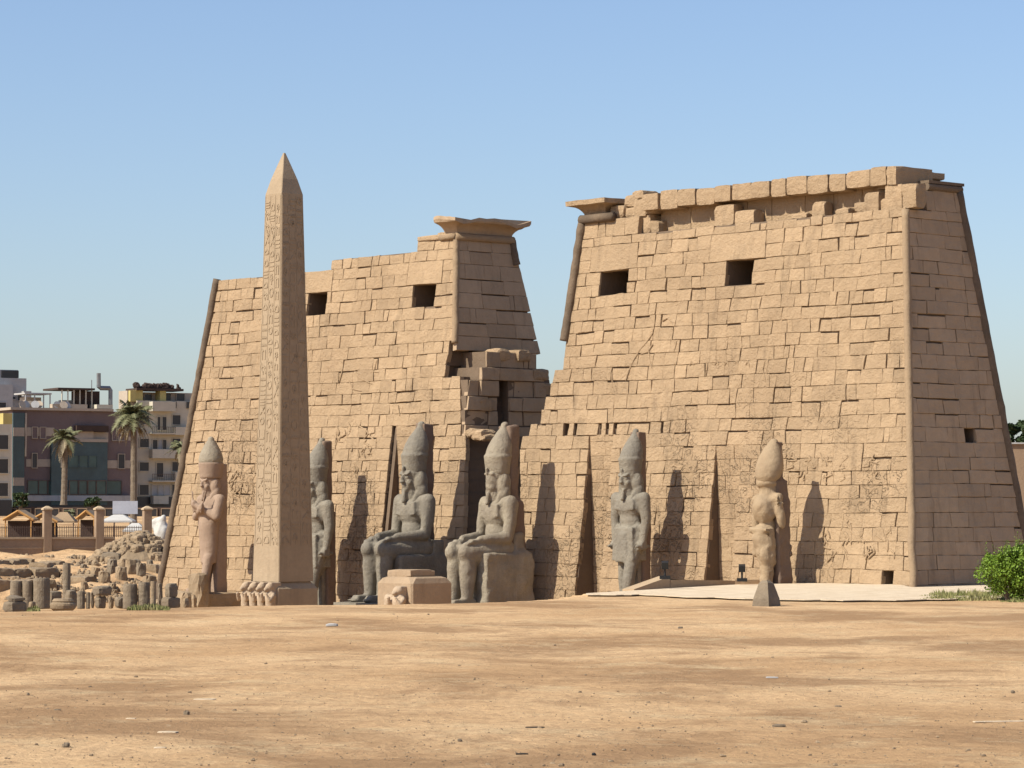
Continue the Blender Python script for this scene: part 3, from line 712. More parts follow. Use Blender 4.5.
def face_prims(bm, z, y, s=1.0, damaged=False, beard=True, nemes=True):
    """head centred at (0,y,z); faces -y"""
    E = lambda c, r: ell(bm, (c[0]*s, y+c[1]*s, z+c[2]*s), tuple(v*s for v in r))
    E((0,0,0), (.60,.68,.82)); E((0,-.12,-.35), (.50,.56,.48))
    if not damaged:
        E((0,-.72,-.02), (.13,.20,.28)); E((0,-.80,-.18), (.19,.15,.10))      # nose
        for sx in (-1, 1):
            E((sx*.27,-.57,.10), (.17,.09,.06)); E((sx*.27,-.66,.29), (.23,.11,.06)) # eye, brow
            E((sx*.30,-.46,-.22), (.20,.17,.22)); E((sx*.66,.0,.05), (.08,.17,.26))   # cheek, ear
        E((0,-.64,-.36), (.22,.11,.055)); E((0,-.62,-.46), (.19,.11,.06)); E((0,-.52,-.66), (.22,.17,.14))
    if nemes:
        E((0,.14,.34), (.80,.76,.62)); E((0,.42,-.25), (1.0,.42,1.05))
        for sx in (-1, 1):
            E((sx*.62,.16,-.20), (.46,.42,.75)); E((sx*.74,.22,-.75), (.42,.40,.62))       # cloth wings beside the face
            cap(bm, (sx*.74*s, y-.05*s, z-.95*s), (sx*.50*s, y-.36*s, z-1.65*s), .24*s, .17*s, fy=.7)
        cap(bm, (-.42*s, y-.52*s, z+.40*s), (.42*s, y-.52*s, z+.40*s), .10*s, .10*s)
        cap(bm, (0, y-.68*s, z+.42*s), (0, y-.70*s, z+.70*s), .08*s, .11*s)
    if beard: cap(bm, (0, y-.58*s, z-.78*s), (0, y-.66*s, z-1.35*s), .12*s, .16*s)
def crown_prof(k=1.0, lower=True):
    low = [(.78,-.15),(.80,.1),(.84,.5),(.90,.95),(.94,1.0),(.94,1.08)] if lower else []
    return [(r*k, z*k) for r, z in low+[(.84,1.12),(.86,1.35),(.80,1.7),(.66,2.1),(.48,2.5),(.30,2.8),(.22,2.93),(.25,3.05),(.22,3.2),(.1,3.28)]]
def front_place(px, d, z):
    """x on the plane y=-d that shows at pixel column px"""
    c = CAM; dr = ray(px, YH-50); t = (-d-c.y)/dr.y; return Vector((c.x+dr.x*t, -d, z))
def kpx(p): return F_PX/(FWD.dot(Vector((p.x, p.y, 0))-Vector((CAM.x, CAM.y, 0))))
def zof(py, p): return CAM.z-(py-YH)/kpx(p)
# ---- seated colossi
def head(t, m, z, y, S, k, damaged=False, xs=1.0, shift=0, wear=.0, seed=0):
    def fn(bm):
        face_prims(bm, z, y, k, damaged=damaged)
        cap(bm, (0, y+.1, z-1.6*k), (0, y, z-.6*k), .5*k, .5*k)
        for v in bm.verts: v.co.x *= xs; v.co *= S
    return sculpt('head', fn, m, t, voxel=.036, smooth=2, wear=wear, seed=seed)
def seated(px, d, top_py, foot_py, label, worn, seed):
    p = front_place(px, d, 0); zf = zof(foot_py, p); zt = zof(top_py, p); S = (zt-zf)/11.35
    t = thing('seated_colossus', label, 'statue', (p.x, p.y, zf), 0, 'seated colossi before the gate'); t.scale = (1,1,1)
    m = M['granite2'] if worn else M['granite']
    def sc(v): return tuple(a*S for a in v)
    def body(bm0):
        bm = bm0
        for sx in (-1, 1):
            cap(bm, (sx*.72,-2.95,.45), (sx*.74,-2.88,2.2), .40, .58); cap(bm, (sx*.74,-2.88,2.2), (sx*.74,-2.85,3.1), .58, .56); ell(bm, (sx*.74,-3.2,3.22), (.5,.4,.5))
            bx(bm, (sx*.74,-3.3,.22), (.38,.95,.22), taper=.85, ty=.9)
            for i, (fx, ln) in enumerate(((-.27,.30),(-.10,.26),(.05,.22),(.18,.18),(.30,.12))): cap(bm, (sx*(.74-fx*1.0)-0, -4.15, .17), (sx*(.74-fx), -4.2-ln, .14), .095, .08)
            cap(bm, (sx*.76,-2.95,3.1), (sx*.85,-.1,3.25), .58, .88, fy=1)
            cap(bm, (sx*1.50,0,6.15), (sx*1.62,-.12,5.0), .50, .44); cap(bm, (sx*1.62,-.12,5.0), (sx*1.60,-.3,4.15), .44, .34)
            cap(bm, (sx*1.60,-.3,4.12), (sx*1.05,-2.15,4.0), .36, .24); bx(bm, (sx*.92,-2.5,3.90), (.26,.32,.11), taper=.9)
            for i, (fx, ln) in enumerate(((-.20,.44),(-.07,.50),(.07,.47),(.20,.38))): cap(bm, (sx*.90+fx,-2.78,3.86), (sx*.88+fx,-2.78-ln,3.74), .068, .055)
            cap(bm, (sx*.66,-2.35,3.88), (sx*.52,-2.66,3.80), .075, .06)
        bx(bm, (0,-1.45,3.25), (.95,1.5,.42)); bx(bm, (0,-2.75,2.6), (.45,.16,.75))
        ell(bm, (0,-.05,3.5), (1.35,.95,.95)); ell(bm, (0,-.05,4.4), (.98,.70,1.1)); ell(bm, (0,-.05,5.55), (1.38,.80,1.0))
        bx(bm, (0,-.45,5.72), (1.05,.36,.42), taper=.92, ty=.8)
        cap(bm, (-1.3,0,6.15), (1.3,0,6.15), .46, .46); cap(bm, (0,0,6.2), (0,-.12,7.0), .55, .5)
        for v in bm.verts: v.co.x *= .78 if worn else .88; v.co *= S
    sculpt('body', body, m, t, voxel=.058, smooth=2, wear=.05 if worn else .015, seed=seed)
    head(t, m, 7.55, -.2, S, 1.0, worn, .84 if worn else .92, wear=.05 if worn else 0, seed=seed)
    def crown(bm):
        lat(bm, crown_prof(.94), (0,-.02,8.05))
        for v in bm.verts: v.co.y += max(0, v.co.z-8.9)*.27; v.co *= S
    sculpt('crown', crown, m, t, voxel=.06, smooth=2, wear=.02, seed=seed+1)
    def throne(bm):
        if worn:
            bx(bm, (0,-.35,1.6), (1.6,2.0,1.6), taper=.94, ty=.92); bx(bm, (0,.7,2.2), (1.5,.7,2.2), taper=.8, ty=.6); ell(bm, (.2,.7,1.3), (1.5,1.2,1.5))
        else:
            bx(bm, (0,-.45,1.45), (1.55,1.9,1.45)); bx(bm, (0,.75,1.9), (1.5,.45,1.9)); bx(bm, (0,-2.6,.9), (.35,.25,1.9))
        for v in bm.verts: v.co *= S
    sculpt('throne', throne, M['granite2'] if worn else M['granite'], t, voxel=.09, smooth=2, wear=.12 if worn else .03, seed=seed+2)
    def pil(bm):
        bx(bm, (0,.85,5.3), (.72 if worn else .5,.40,5.6 if worn else 5.7), taper=.80)
        if worn: bx(bm, (.1,.7,3.2), (1.3,.6,3.2), taper=.6)
        for v in bm.verts: v.co *= S
    sculpt('back_pillar', pil, M['pillar'], t, voxel=.09, smooth=1, wear=.10, seed=seed+3)
    mb = MB(); r_ = random.Random(seed); rough_box(mb, r_, -1.9*S, 1.9*S, -4.9*S, 1.8*S, FLOOR-zf-.1, .02, .04); mb.build('base', m, t)
    return t
seated(414.5, 2.5, 417.5, 601, 'left seated grey granite colossus with a smooth face and double crown', False, 3)
seated(498, 2.5, 418, 605, 'right seated colossus with a broken face and long worn back pillar', True, 40)
# ---- standing statues
def standing(px, d, top_py, foot_py, label, seed, m='granite', kind='kilt'):
    p = front_place(px, d, 0); zf = zof(foot_py, p); zt = zof(top_py, p); S = (zt-zf)/10.25
    t = thing('standing_colossus', label, 'statue', (p.x, p.y, zf), 0, 'standing colossi before the gate')
    def body(bm):
        if kind == 'kilt':
            for sx, yo in ((-1, 0), (1, -.75)):
                cap(bm, (sx*.48, yo, .35), (sx*.50, yo*.85, 1.6), .26, .38); cap(bm, (sx*.50, yo*.85, 1.6), (sx*.50, yo*.6, 2.4), .36, .38); cap(bm, (sx*.50, yo*.6, 2.3), (sx*.52, 0, 4.0), .38, .52)
                bx(bm, (sx*.50, yo-.42, .16), (.27,.68,.17), taper=.85, ty=.88)
                for fx in (-.2,-.08,.04,.15): cap(bm, (sx*.5+fx, yo-1.05, .12), (sx*.5+fx, yo-1.25, .10), .07, .06)
                cap(bm, (sx*1.13,0,6.15), (sx*1.24,.03,4.95), .37, .30); cap(bm, (sx*1.24,.03,4.95), (sx*1.17,-.12,3.75), .29, .19)
                bx(bm, (sx*1.16,-.16,3.45), (.15,.22,.22)); 
                for i in range(4): cap(bm, (sx*1.28,-.32+.11*i,3.58), (sx*1.20,-.36+.11*i,3.26), .065, .055)
                cap(bm, (sx*1.05,-.36,3.62), (sx*1.12,-.42,3.36), .07, .06); cap(bm, (sx*1.16,-.62,3.42), (sx*1.16,.28,3.42), .10, .10)
            # kilt with projecting front panel
            bx(bm, (0,-.12,3.55), (.88,.58,.95), taper=.86, ty=.85); bx(bm, (0,-.62,3.35), (.50,.18,.85), taper=.45, ty=.6)
            cap(bm, (-.72,-.05,4.45), (.72,-.05,4.45), .30, .30)
            bx(bm, (.30,.35,1.5), (.30,.35,1.5))
        ell(bm, (0,-.02,4.9), (.76,.48,.85)); ell(bm, (0,-.03,5.7), (1.08,.56,.78))
        bx(bm, (0,-.32,5.78), (.80,.26,.30), taper=.92, ty=.8)
        cap(bm, (-.98,0,6.12), (.98,0,6.12), .36, .36); cap(bm, (0,0,6.1), (0,-.1,6.8), .40, .36)
        for v in bm.verts: v.co *= S
    sculpt('body', body, M[m], t, voxel=.05, smooth=2, wear=.015, seed=seed)
    head(t, M[m], 7.2, -.12, S, .80, seed=seed)
    def crown(bm):
        lat(bm, crown_prof(.78), (0,.0,7.58))
        for v in bm.verts: v.co.y += max(0, v.co.z-8.3)*.25; v.co *= S
    sculpt('crown', crown, M[m], t, voxel=.055, smooth=2, wear=.02, seed=seed+1)
    def pil(bm):
        bx(bm, (0,.62,4.95), (.42,.32,5.0), taper=.85); bx(bm, (.0,.60,2.9), (.78,.34,2.9), taper=.9)  # wide lower slab added to broaden the shadow cast on the wall
        for v in bm.verts: v.co *= S
    sculpt('back_pillar', pil, M['pillar'], t, voxel=.08, smooth=1, wear=.05, seed=seed+3)
    mb = MB(); rough_box(mb, random.Random(seed), -1.3*S, 1.3*S, -2.3*S, 1.3*S, FLOOR-zf-.1, .02, .04); mb.build('base', M[m], t)
    return t
standing(630.5, 2.2, 426.5, 606, 'grey granite standing colossus with a striding leg between two wall niches', 11)
standing(316, 2.4, 435.5, 612, 'grey standing colossus half hidden behind the right side of the obelisk', 12)
# ---- osiride statue on the far left
def osiride(px, d, top_py, foot_py):
    p = front_place(px, d, 0); zf = zof(foot_py, p); zt = zof(top_py, p); S = (zt-zf)/10.2
    t = thing('standing_colossus', 'pinkish standing colossus with arms crossed, left of the obelisk', 'statue', (p.x, p.y, zf), 0, 'standing colossi before the gate')
    def body(bm):
        # long robe to mid shin, arms crossed on the chest
        lat(bm, [(.62,1.9),(.66,2.6),(.70,3.4),(.78,4.2),(.80,4.6),(.76,5.0)], (0,-.15,0), sy=.78)
        cap(bm, (.32,-.85,.3), (.30,-.35,2.3), .24, .36); cap(bm, (-.35,.0,.3), (-.3,-.1,2.3), .24, .36)
        bx(bm, (.32,-1.35,.14), (.24,.72,.15), taper=.85); bx(bm, (-.35,-.4,.14), (.24,.6,.15), taper=.85)
        ell(bm, (0,-.05,5.6), (.98,.62,.85)); cap(bm, (-.85,0,6.1), (.85,0,6.1), .34, .34)
        for sx in (-1, 1):
            cap(bm, (sx*1.0,0,6.05), (sx*1.12,-.35,4.95), .36, .30); cap(bm, (sx*1.12,-.35,4.95), (-sx*.30,-1.0,5.55+.12*sx), .28, .20)
            bx(bm, (-sx*.42,-1.05,5.68+.12*sx), (.17,.15,.17))
            for i in range(4): cap(bm, (-sx*.50,-1.16,5.56+.12*sx+.08*i), (-sx*.30,-1.2,5.54+.12*sx+.08*i), .05, .045)
            cap(bm, (-sx*.36,-1.05,5.85+.12*sx), (-sx*.52,-1.12,5.92+.12*sx), .055, .05)
            cap(bm, (-sx*.42,-1.1,5.2), (-sx*.75,-.95,6.6), .06, .06)
        cap(bm, (0,0,6.1), (0,-.1,6.8), .38, .34);
        for v in bm.verts: v.co *= S
    sculpt('body', body, M['pink'], t, voxel=.05, smooth=2, wear=.03, seed=7)
    head(t, M['pink'], 7.1, -.15, S, .76, wear=.02)
    def crown(bm):
        lat(bm, [(.72,7.45),(.78,7.9),(.84,8.42),(.84,8.5)], (0,0,0))
        for v in bm.verts: v.co *= S
    sculpt('crown', crown, M['pink'], t, voxel=.055, smooth=2)
    def cw(bm):
        lat(bm, [(.78,8.45),(.82,8.7),(.72,9.1),(.52,9.5),(.34,9.8),(.22,9.95),(.22,10.08),(.08,10.2)], (0,0,0))
        for v in bm.verts: v.co *= S
    sculpt('crown_tip', cw, M['granite2'], t, voxel=.055, smooth=2)
    def pil(bm):
        bx(bm, (0,.55,4.1), (.55,.45,4.3), taper=.9); 
        for v in bm.verts: v.co *= S
    sculpt('back_pillar', pil, M['pink'], t, voxel=.08, smooth=1, wear=.05, seed=9)
    mb = MB(); rr = random.Random(3)
    rough_box(mb, rr, -1.2, 1.3, -2.2, 1.5, FLOOR-zf-.1, 0.0, .08)
    for i in range(5): a = rr.uniform(-1.6, .6); b = rr.uniform(-3.2, -1.6); s = rr.uniform(.35, .6); rough_box(mb, rr, a-s, a+s, b-s, b+s, FLOOR-zf-.1, rr.uniform(-.5, .15), .15)
    rough_box(mb, rr, .2, 1.5, -2.0, -1.1, FLOOR-zf-.1, 1.2, .12)
    mb.build('base', M['ruin'], t)
osiride(211, 3.2, 436.5, 592)
# ---- damaged standing colossus on the right
def broken_statue(px, d, top_py, foot_py):
    p = front_place(px, d, 0); zf = zof(foot_py, p); zt = zof(top_py, p); S = (zt-zf)/9.0
    t = thing('standing_colossus', 'pale battered colossus with bulbous crown and no face, rightmost statue', 'statue', (p.x, p.y, zf), 0, 'standing colossi before the gate')
    def body(bm):
        ell(bm, (0,-.38,5.05), (.66,.62,.85)); cap(bm, (-.75,-.2,5.6), (.75,-.1,5.65), .30, .34); ell(bm, (.0,-.15,4.15), (.46,.38,.5)); cap(bm, (.8,-.1,5.5), (.85,.1,4.2), .28, .22); cap(bm, (0,-.1,5.6), (0,-.05,6.6), .55, .45)
        cap(bm, (-.75,-.1,5.4), (-.85,-.2,4.0), .26, .18); ell(bm, (-.05,-.5,3.4), (.55,.5,.62)); cap(bm, (0,-.35,3.7), (.1,-.25,2.2), .62, .48)
        cap(bm, (-.5,-.35,3.5), (-.55,-.45,2.6), .28, .2); bx(bm, (0,-.55,3.9), (.62,.4,.12)); cap(bm, (.12,-.3,2.3), (.05,-.35,0), .40, .27); ell(bm, (.25,-.5,2.6), (.3,.35,.7)); cap(bm, (-.3,.1,2.3), (-.3,.15,0), .40, .3)
        ell(bm, (-.05,-.1,6.55), (.62,.62,.42)); bx(bm, (.2,-.6,3.0), (.35,.12,.14), Matrix.Rotation(.5, 3, 'Y').to_euler().to_quaternion())
        for v in bm.verts: v.co *= S
    sculpt('body', body, M['pale'], t, voxel=.045, smooth=2, wear=.13, seed=33)
    def crown(bm):
        lat(bm, [(.52,6.55),(.72,6.85),(.80,7.25),(.78,7.6),(.66,8.05),(.48,8.45),(.30,8.75),(.22,8.9),(.12,9.0)], (0,-.15,0), sy=1.0)
        for v in bm.verts: v.co.y += max(0, v.co.z-6.6)*.24; v.co *= S
    sculpt('crown', crown, M['pale'], t, voxel=.055, smooth=2, wear=.03)
    def pil(bm):
        bx(bm, (.05,.52,3.2), (.78,.50,3.5), taper=.66); bx(bm, (.05,.50,7.3), (.36,.30,1.5), taper=.7)
        for v in bm.verts: v.co *= S
    sculpt('back_pillar', pil, M['pillar'], t, voxel=.07, smooth=1, wear=.14, seed=35)
    mb = MB(); rough_box(mb, random.Random(8), -1.2, 1.2, -1.4, 1.4, FLOOR-zf-.1, .02, .04); mb.build('base', M['pale'], t)
broken_statue(769, 2.2, 438.5, 600)
# ---- baboons carved at the foot of the obelisk
def baboon(bm, s=1.0):
    cap(bm, (0,.02,.55), (0,.0,1.2), .21, .25); ell(bm, (0,.02,1.22), (.30,.24,.26)); ell(bm, (0,-.03,1.60), (.20,.21,.19)); cap(bm, (0,-.12,1.56), (0,-.24,1.52), .11, .09); bx(bm, (0,.2,1.0), (.16,.25,.8))
    for sx in (-1, 1):
        cap(bm, (sx*.26,-.02,1.28), (sx*.30,-.22,1.05), .09, .07); cap(bm, (sx*.30,-.22,1.05), (sx*.20,-.34,1.32), .07, .06)
        cap(bm, (sx*.12,-.02,.65), (sx*.14,-.10,.35), .14, .10); cap(bm, (sx*.14,-.10,.35), (sx*.13,-.03,.06), .09, .07); ell(bm, (sx*.13,-.14,.05), (.08,.16,.06))
    for v in bm.verts: v.co *= s
bz = ozb-.02-ozp; bs = bz/1.8*1.0
b0 = sculpt('baboon_figure', lambda bm: baboon(bm, bs), M['pale2'], ob, voxel=.04, smooth=2, wear=.03)
xs_ = [-(owp-.35)+i*(2*owp-.55)/3 for i in range(4)]
for i, x in enumerate(xs_):
    o = b0
    if i: o = b0.copy(); COL.objects.link(o); o.parent = ob
    o.location = (x-.1, -owp-.28, 0); o.scale = (.82, 1, 1)
# ---- empty pedestal of the missing obelisk (paired)
pp = front_place(412, 13.0, 0); k = kpx(pp); zt_ = zof(577, pp)
pd = thing('stone_pedestal', 'empty square granite pedestal with a carved figure in front of the seated colossi', 'pedestal', (pp.x, pp.y, FLOOR))
L1 = zt_-FLOOR; wxx = 2.35*.5*2; 
fx = (412-375)/k/RGT.x; fy2 = (452-412)/k/RGT.y
mb = MB(); nn_ = 8
def rr_(x0,x1,y0,y1,z,e): return [(x0+e,y0,z),(x1-e,y0,z),(x1,y0+e,z),(x1,y1-e,z),(x1-e,y1,z),(x0+e,y1,z),(x0,y1-e,z),(x0,y0+e,z)]
mb.loft([rr_(-fx,0,0,fy2,0,.1), rr_(-fx,0,0,fy2,L1-.35,.1), rr_(-fx+.12,-.12,.12,fy2-.12,L1-.08,.25), rr_(-fx+.3,-.3,.3,fy2-.3,L1,.3)]); mb.build('block', M['pedestal'], pd)
mb = MB(); rough_box(mb, random.Random(4), -fx+.5, -.5, .3, fy2-.8, L1-.02, L1+.38, .03); mb.build('top_slab', M['pedestal'], pd)
o = b0.copy(); COL.objects.link(o); o.parent = pd; o.location = (-fx+2.3, -.35, 0.1); o.scale = (1.15,1,.95); o.name = 'baboon_figure'
def frag(bm):
    ell(bm, (0,0,.4), (.25,.25,.4)); ell(bm, (.2,-.1,1.0), (.35,.2,.3)); cap(bm, (-.2,0,.1), (-.1,0,1.1), .15, .2)
f = sculpt('broken_figure', frag, M['pale2'], pd, voxel=.05, wear=.08); f.location = (-fx+1.35, -.2, .3); f.scale = (1.1,1,1.3)
# ------------------------------------------------------------------ small court pieces
def stone(name, px, py, w, h, dpt, label, cat, m='ruin', z=0, rz=0., j=.08, group=None, seed=None, dz=0):
    p = at_z(px, py, z); mb = MB(); r_ = random.Random(seed if seed is not None else int(px*7+py)); rough_box(mb, r_, -w/2, w/2, -dpt/2, dpt/2, -.12, h, j)
    o = mb.build(name, M[m], None, p); o.rotation_euler.z = -TH+rz; o.location.z += dz; return tag(o, label, cat, group)
# wedge stone
wp_ = at_z(766.5, 606, 0); mb = MB(); w = .42
mb.loft([[(-w,-w,-.1),(w,-w,-.1),(w,w,-.1),(-w,w,-.1)],[(-w*.9,-w*.9,.3),(w*.9,-w*.9,.3),(w*.88,w*.9,.3),(-w*.9,w*.88,.3)],[(-w*.52,-w*.5,.92),(w*.5,-w*.5,.95),(w*.5,w*.5,.9),(-w*.5,w*.5,.93)],[(-w*.3,-w*.28,1.02),(w*.25,-w*.3,1.04),(w*.28,w*.3,1.0),(-w*.3,w*.3,1.0)]])
o = mb.build('wedge_stone', M['ruin_dark'], None, wp_); o.rotation_euler.z = R(8); tag(o, 'lone tapering stone block standing on bare ground before the paving', 'stone')
# low curb walls along the pit edge
def curb(pts, h, label, thick=.5, m='smooth'):
    mb = MB(); P_ = [at_z(x, y, 0) for x, y in pts]
    for i in range(len(P_)-1):
        a, b = P_[i], P_[i+1]; d = (b-a).normalized(); n = Vector((-d.y, d.x, 0))*thick
        if n.dot(FWD) < 0: n = -n
        h0, h1 = h[i], h[i+1]
        mb.hexa([a-Vector((0,0,.3)), b-Vector((0,0,.3)), b+n-Vector((0,0,.3)), a+n-Vector((0,0,.3)), a+Vector((0,0,h0)), b+Vector((0,0,h1)), b+n+Vector((0,0,h1)), a+n+Vector((0,0,h0))])
    o = mb.build('curb_wall', M[m]); return tag(o, label, 'low wall')
curb([(634,590.5),(670,589.3)], [.06,.62], 'low sloping stone curb right of the grey standing colossus', .7)
curb([(671,589.3),(735,585.5)], [.45,.25], 'long low stone curb between the sloping curb and the battered colossus', .5)
curb([(735,584),(852,583)], [.22,.2], 'thin stone kerb behind the pale paving at the feet of the battered colossus', .4)
curb([(853,583.6),(880,586)], [.32,.05], 'short dark tapering curb near the right tower corner', .4, 'ruin')
def floodlight(px, py, label):
    p = at_z(px, py, .1); t = thing('floodlight', label, 'floodlight', p, -TH, 'floodlights at the pit edge')
    MB().box(-.25,.25,-.2,.2,-.05,.12).build('base', M['black'], t)
    MB().tube([(0,0,.1),(0,0,.5)], .05).build('stem', M['black'], t)
    mb = MB(); mb.hexa([(-.16,-.12,.42),(.16,-.12,.42),(.16,.14,.5),(-.16,.14,.5),(-.16,-.2,.72),(.16,-.2,.72),(.16,.06,.82),(-.16,.06,.82)]); mb.build('lamp_head', M['black'], t)
    return t
f1 = floodlight(665, 588.6, 'small dark floodlight on the sloping curb beside the grey colossus'); f1.location.z += .5
f2 = floodlight(742, 584.5, 'small dark floodlight at the left foot of the battered colossus'); f2.location.z += .2
# ------------------------------------------------------------------ drums and blocks along the rim, left foreground
def drum(px0, px1, py0, py1, label, m='ruin_dark', ripple=False, base=None):
    pxc = (px0+px1)/2; p = at_z(pxc, 607.5 if base is None else base, 0); k = kpx(p); w = (px1-px0)/k/2; 
    z0 = -.05 if base is None else -.05; z1 = CAM.z-(py0-YH)/k; zb = max(-.05, CAM.z-(py1-YH)/k) if base is None else -.05
    mb = MB(); n = 8; prof = [(w*.95, 0)]+[(w*(1-.02*(i % 2)), (z1-z0)*(i+.3)/n) for i in range(n)]+[(w*.92, z1-z0)]
    if ripple: prof = [(w*.75, 0), (w*.95, (z1)*.2), (w*1.0, z1*.45), (w*.97, z1*.6), (w*.80, z1*.72), (w*.85, z1*.8), (w*.7, z1)]
    mb.lathe(prof, k=22, jit=.07, seed=px0); o = mb.build('column_drum', M[m], None, (p.x, p.y, z0)); return tag(o, label, 'column drum')
drum(10,22,581,597,'short round column drum, leftmost of the rim row')
drum(22,33,581,600,'second short column drum from the left edge')
drum(33,50,578,608,'wide two-stage column drum in the left rim row')
drum(62.5,70.5,563,605,'slim tall column stub rising above the other drums','ruin_dark', base=604.5)
drum(50,76,597,610,'squat round capital lying at the front of the rim row','ruin',True,base=609.5)
drum(77,85,591,608,'narrow drum just right of the squat capital')
drum(86,90,592,608,'thinnest drum between two narrow ones near the squat capital')
drum(123,137.5,584,600,'worn drum left of the taller pair near the far tower','ruin_dark')
drum(138,150,582,603,'drum with a pale left side next to the thin post','ruin_dark')
drum(150.5,156,581,606,'thin column post in front of the far tower corner','ruin', base=608)
def blk(px0, px1, py0, py1, label, m='ruin_dark', base=608, dep=.9, j=.07, dz=None, name='ruin_block', rz=0.):
    p = at_z((px0+px1)/2, base, 0); k = kpx(p); w = (px1-px0)/k; z1 = CAM.z-(py0-YH)/k; z0 = CAM.z-(py1-YH)/k; dep = min(dep, w*.75); w = (w-dep*.75)/.66
    mb = MB(); r_ = random.Random(int(px0*13+py0)); rough_box(mb, r_, -w/2, w/2, -dep/2, dep/2, 0, z1-z0, j*.6); rz += TH+r_.uniform(-.12, .12)
    o = mb.build(name, M[m], None, (p.x, p.y, z0)); o.rotation_euler.z = -TH+rz; return tag(o, label, 'stone block')
blk(45,62,591,608,'rough block behind the squat capital','ruin_dark',606)
blk(2,28,601,612,'long low block at the bottom left corner of the rim','ruin_dark',610,1.2)
blk(4,27,596,601.5,'rounded slab lying on the long low block','ruin_dark',610,1.1,.12)
blk(28,36,601,610,'small block between the long block and the two-stage drum','ruin',609)
blk(64,78,590,608,'dark block between squat capital and narrow drums','ruin_dark',605)
blk(90,94.5,592,608,'narrow upright block left of the stacked block','ruin_dark',606)
blk(94,107,596,608,'lower block under the dark flat slab','ruin_dark',606)
blk(91,113,585.5,595.5,'dark flat slab resting on two blocks','ruin_dark',606,.9)
blk(107,114,597,608,'pale small block right of the stacked slab','ruin',607)
blk(114,129,597,608,'wide low block in front of the worn drum','ruin_dark',607)
blk(157,163,583,605,'slim upright block right of the thin post','ruin_dark',605)
blk(164,179,583,597,'large dark block in front of the far tower wall','ruin_dark',605,1.0)
blk(160,181,597,608,'wide base block under the large dark block','ruin_dark',605,1.1,.06)
blk(182,190,598,607,'small pale stone by the foot of the pink colossus','ruin',605)
# grass tufts by the drums and by the right shrub
def grass_patch(px0, px1, py0, py1, n, hmax, name='grass', seed=1, z=0):
    mb = MB(); r_ = random.Random(seed)
    for i in range(n):
        qx = r_.uniform(px0, px1); p = at_z(qx, r_.uniform(py0, py1), z); h = hmax*r_.uniform(.3, 1)*(.35+.9*abs(noise.noise((p.x*.9, p.y*.9, 4)))*2)*min(1, .25+3.5*min(qx-px0, px1-qx)/(px1-px0)); a = r_.uniform(0, 6.28); w = .02+.02*r_.random(); lx, ly = r_.uniform(-.3, .3)*h, r_.uniform(-.3, .3)*h
        c, s = math.cos(a)*w, math.sin(a)*w
        mb.add([(p.x-c, p.y-s, -.03), (p.x+c, p.y+s, -.03), (p.x+lx*.4+c*.6, p.y+ly*.4+s*.6, h*.6), (p.x+lx, p.y+ly, h)], [(0,1,2,3)])
    o = mb.build(name, M['grass']); o['kind'] = 'stuff'; return o
g = grass_patch(127, 170, 608, 610.5, 1500, .33, seed=2); g['label'] = 'tufts of green grass under the column drums'; g['category'] = 'grass'
g = grass_patch(27, 40, 609, 611.5, 350, .25, seed=3); g['label'] = 'small patch of green weeds beside the squat capital'; g['category'] = 'grass'
g = grass_patch(915, 1040, 595.5, 601, 9000, .27, seed=4); g['label'] = 'strip of dry green grass in front of the bright shrub'; g['category'] = 'grass'
g = grass_patch(1000, 1060, 598, 602.5, 2500, .22, seed=5); g['label'] = 'longer grass at the foot of the bright shrub'; g['category'] = 'grass'
# bright shrub
def leaf_cloud(mb, r_, c, rad, n, size, flat=1.0, clumps=None):
    cl = clumps or [(Vector((0,0,0)), 1)]
    for i in range(n):
        cc, cr = cl[r_.randrange(len(cl))]
        d = Vector((r_.gauss(0,1), r_.gauss(0,1), r_.gauss(0,1))).normalized()*(r_.random()**.45)*cr
        p = Vector(c)+cc+Vector((d.x*rad[0], d.y*rad[1], d.z*rad[2]))
        a = Vector((r_.gauss(0,1), r_.gauss(0,1), r_.gauss(0,.6)+.5)).normalized(); b = a.cross(Vector((r_.gauss(0,1), r_.gauss(0,1), r_.gauss(0,1)))).normalized()
        s = size*r_.uniform(.6, 1.4)
        mb.add([p-b*s*.4, p+a*s*.5, p+b*s*.4+a*s*.1, p-a*s*.55], [(0,1,2,3)])
bp_ = at_z(1009, 601, 0)
sh = thing('shrub', 'bright green leafy shrub at the right edge by the tower', 'shrub', bp_)
mb = MB(); r_ = random.Random(9)
for i in range(22):
    a = r_.uniform(0, 6.28); rr = r_.uniform(.3, 1.2); mb.tube([(0.1*math.cos(a), .1*math.sin(a), -.1), (rr*.5*math.cos(a), rr*.5*math.sin(a), 1.0), (rr*math.cos(a), rr*math.sin(a), r_.uniform(1.6, 2.6))], [.035,.025,.01], 5)
mb.build('stems', M['trunk'], sh)
mb = MB()
cl = []
while len(cl) < 75:
    a, b, c_ = r_.uniform(-1, 1), r_.uniform(-1, 1), r_.uniform(-1, 1)
    if .25 < a*a+b*b+c_*c_ < 1: q_ = RGT*(.35+a*1.45)+FWD*b*1.2; cl.append((Vector((q_.x, q_.y, 1.25+c_*1.05)), r_.uniform(.6, 1.1)))
leaf_cloud(mb, r_, (0,0,0), (.42,.42,.42), 20000, .085, clumps=cl)
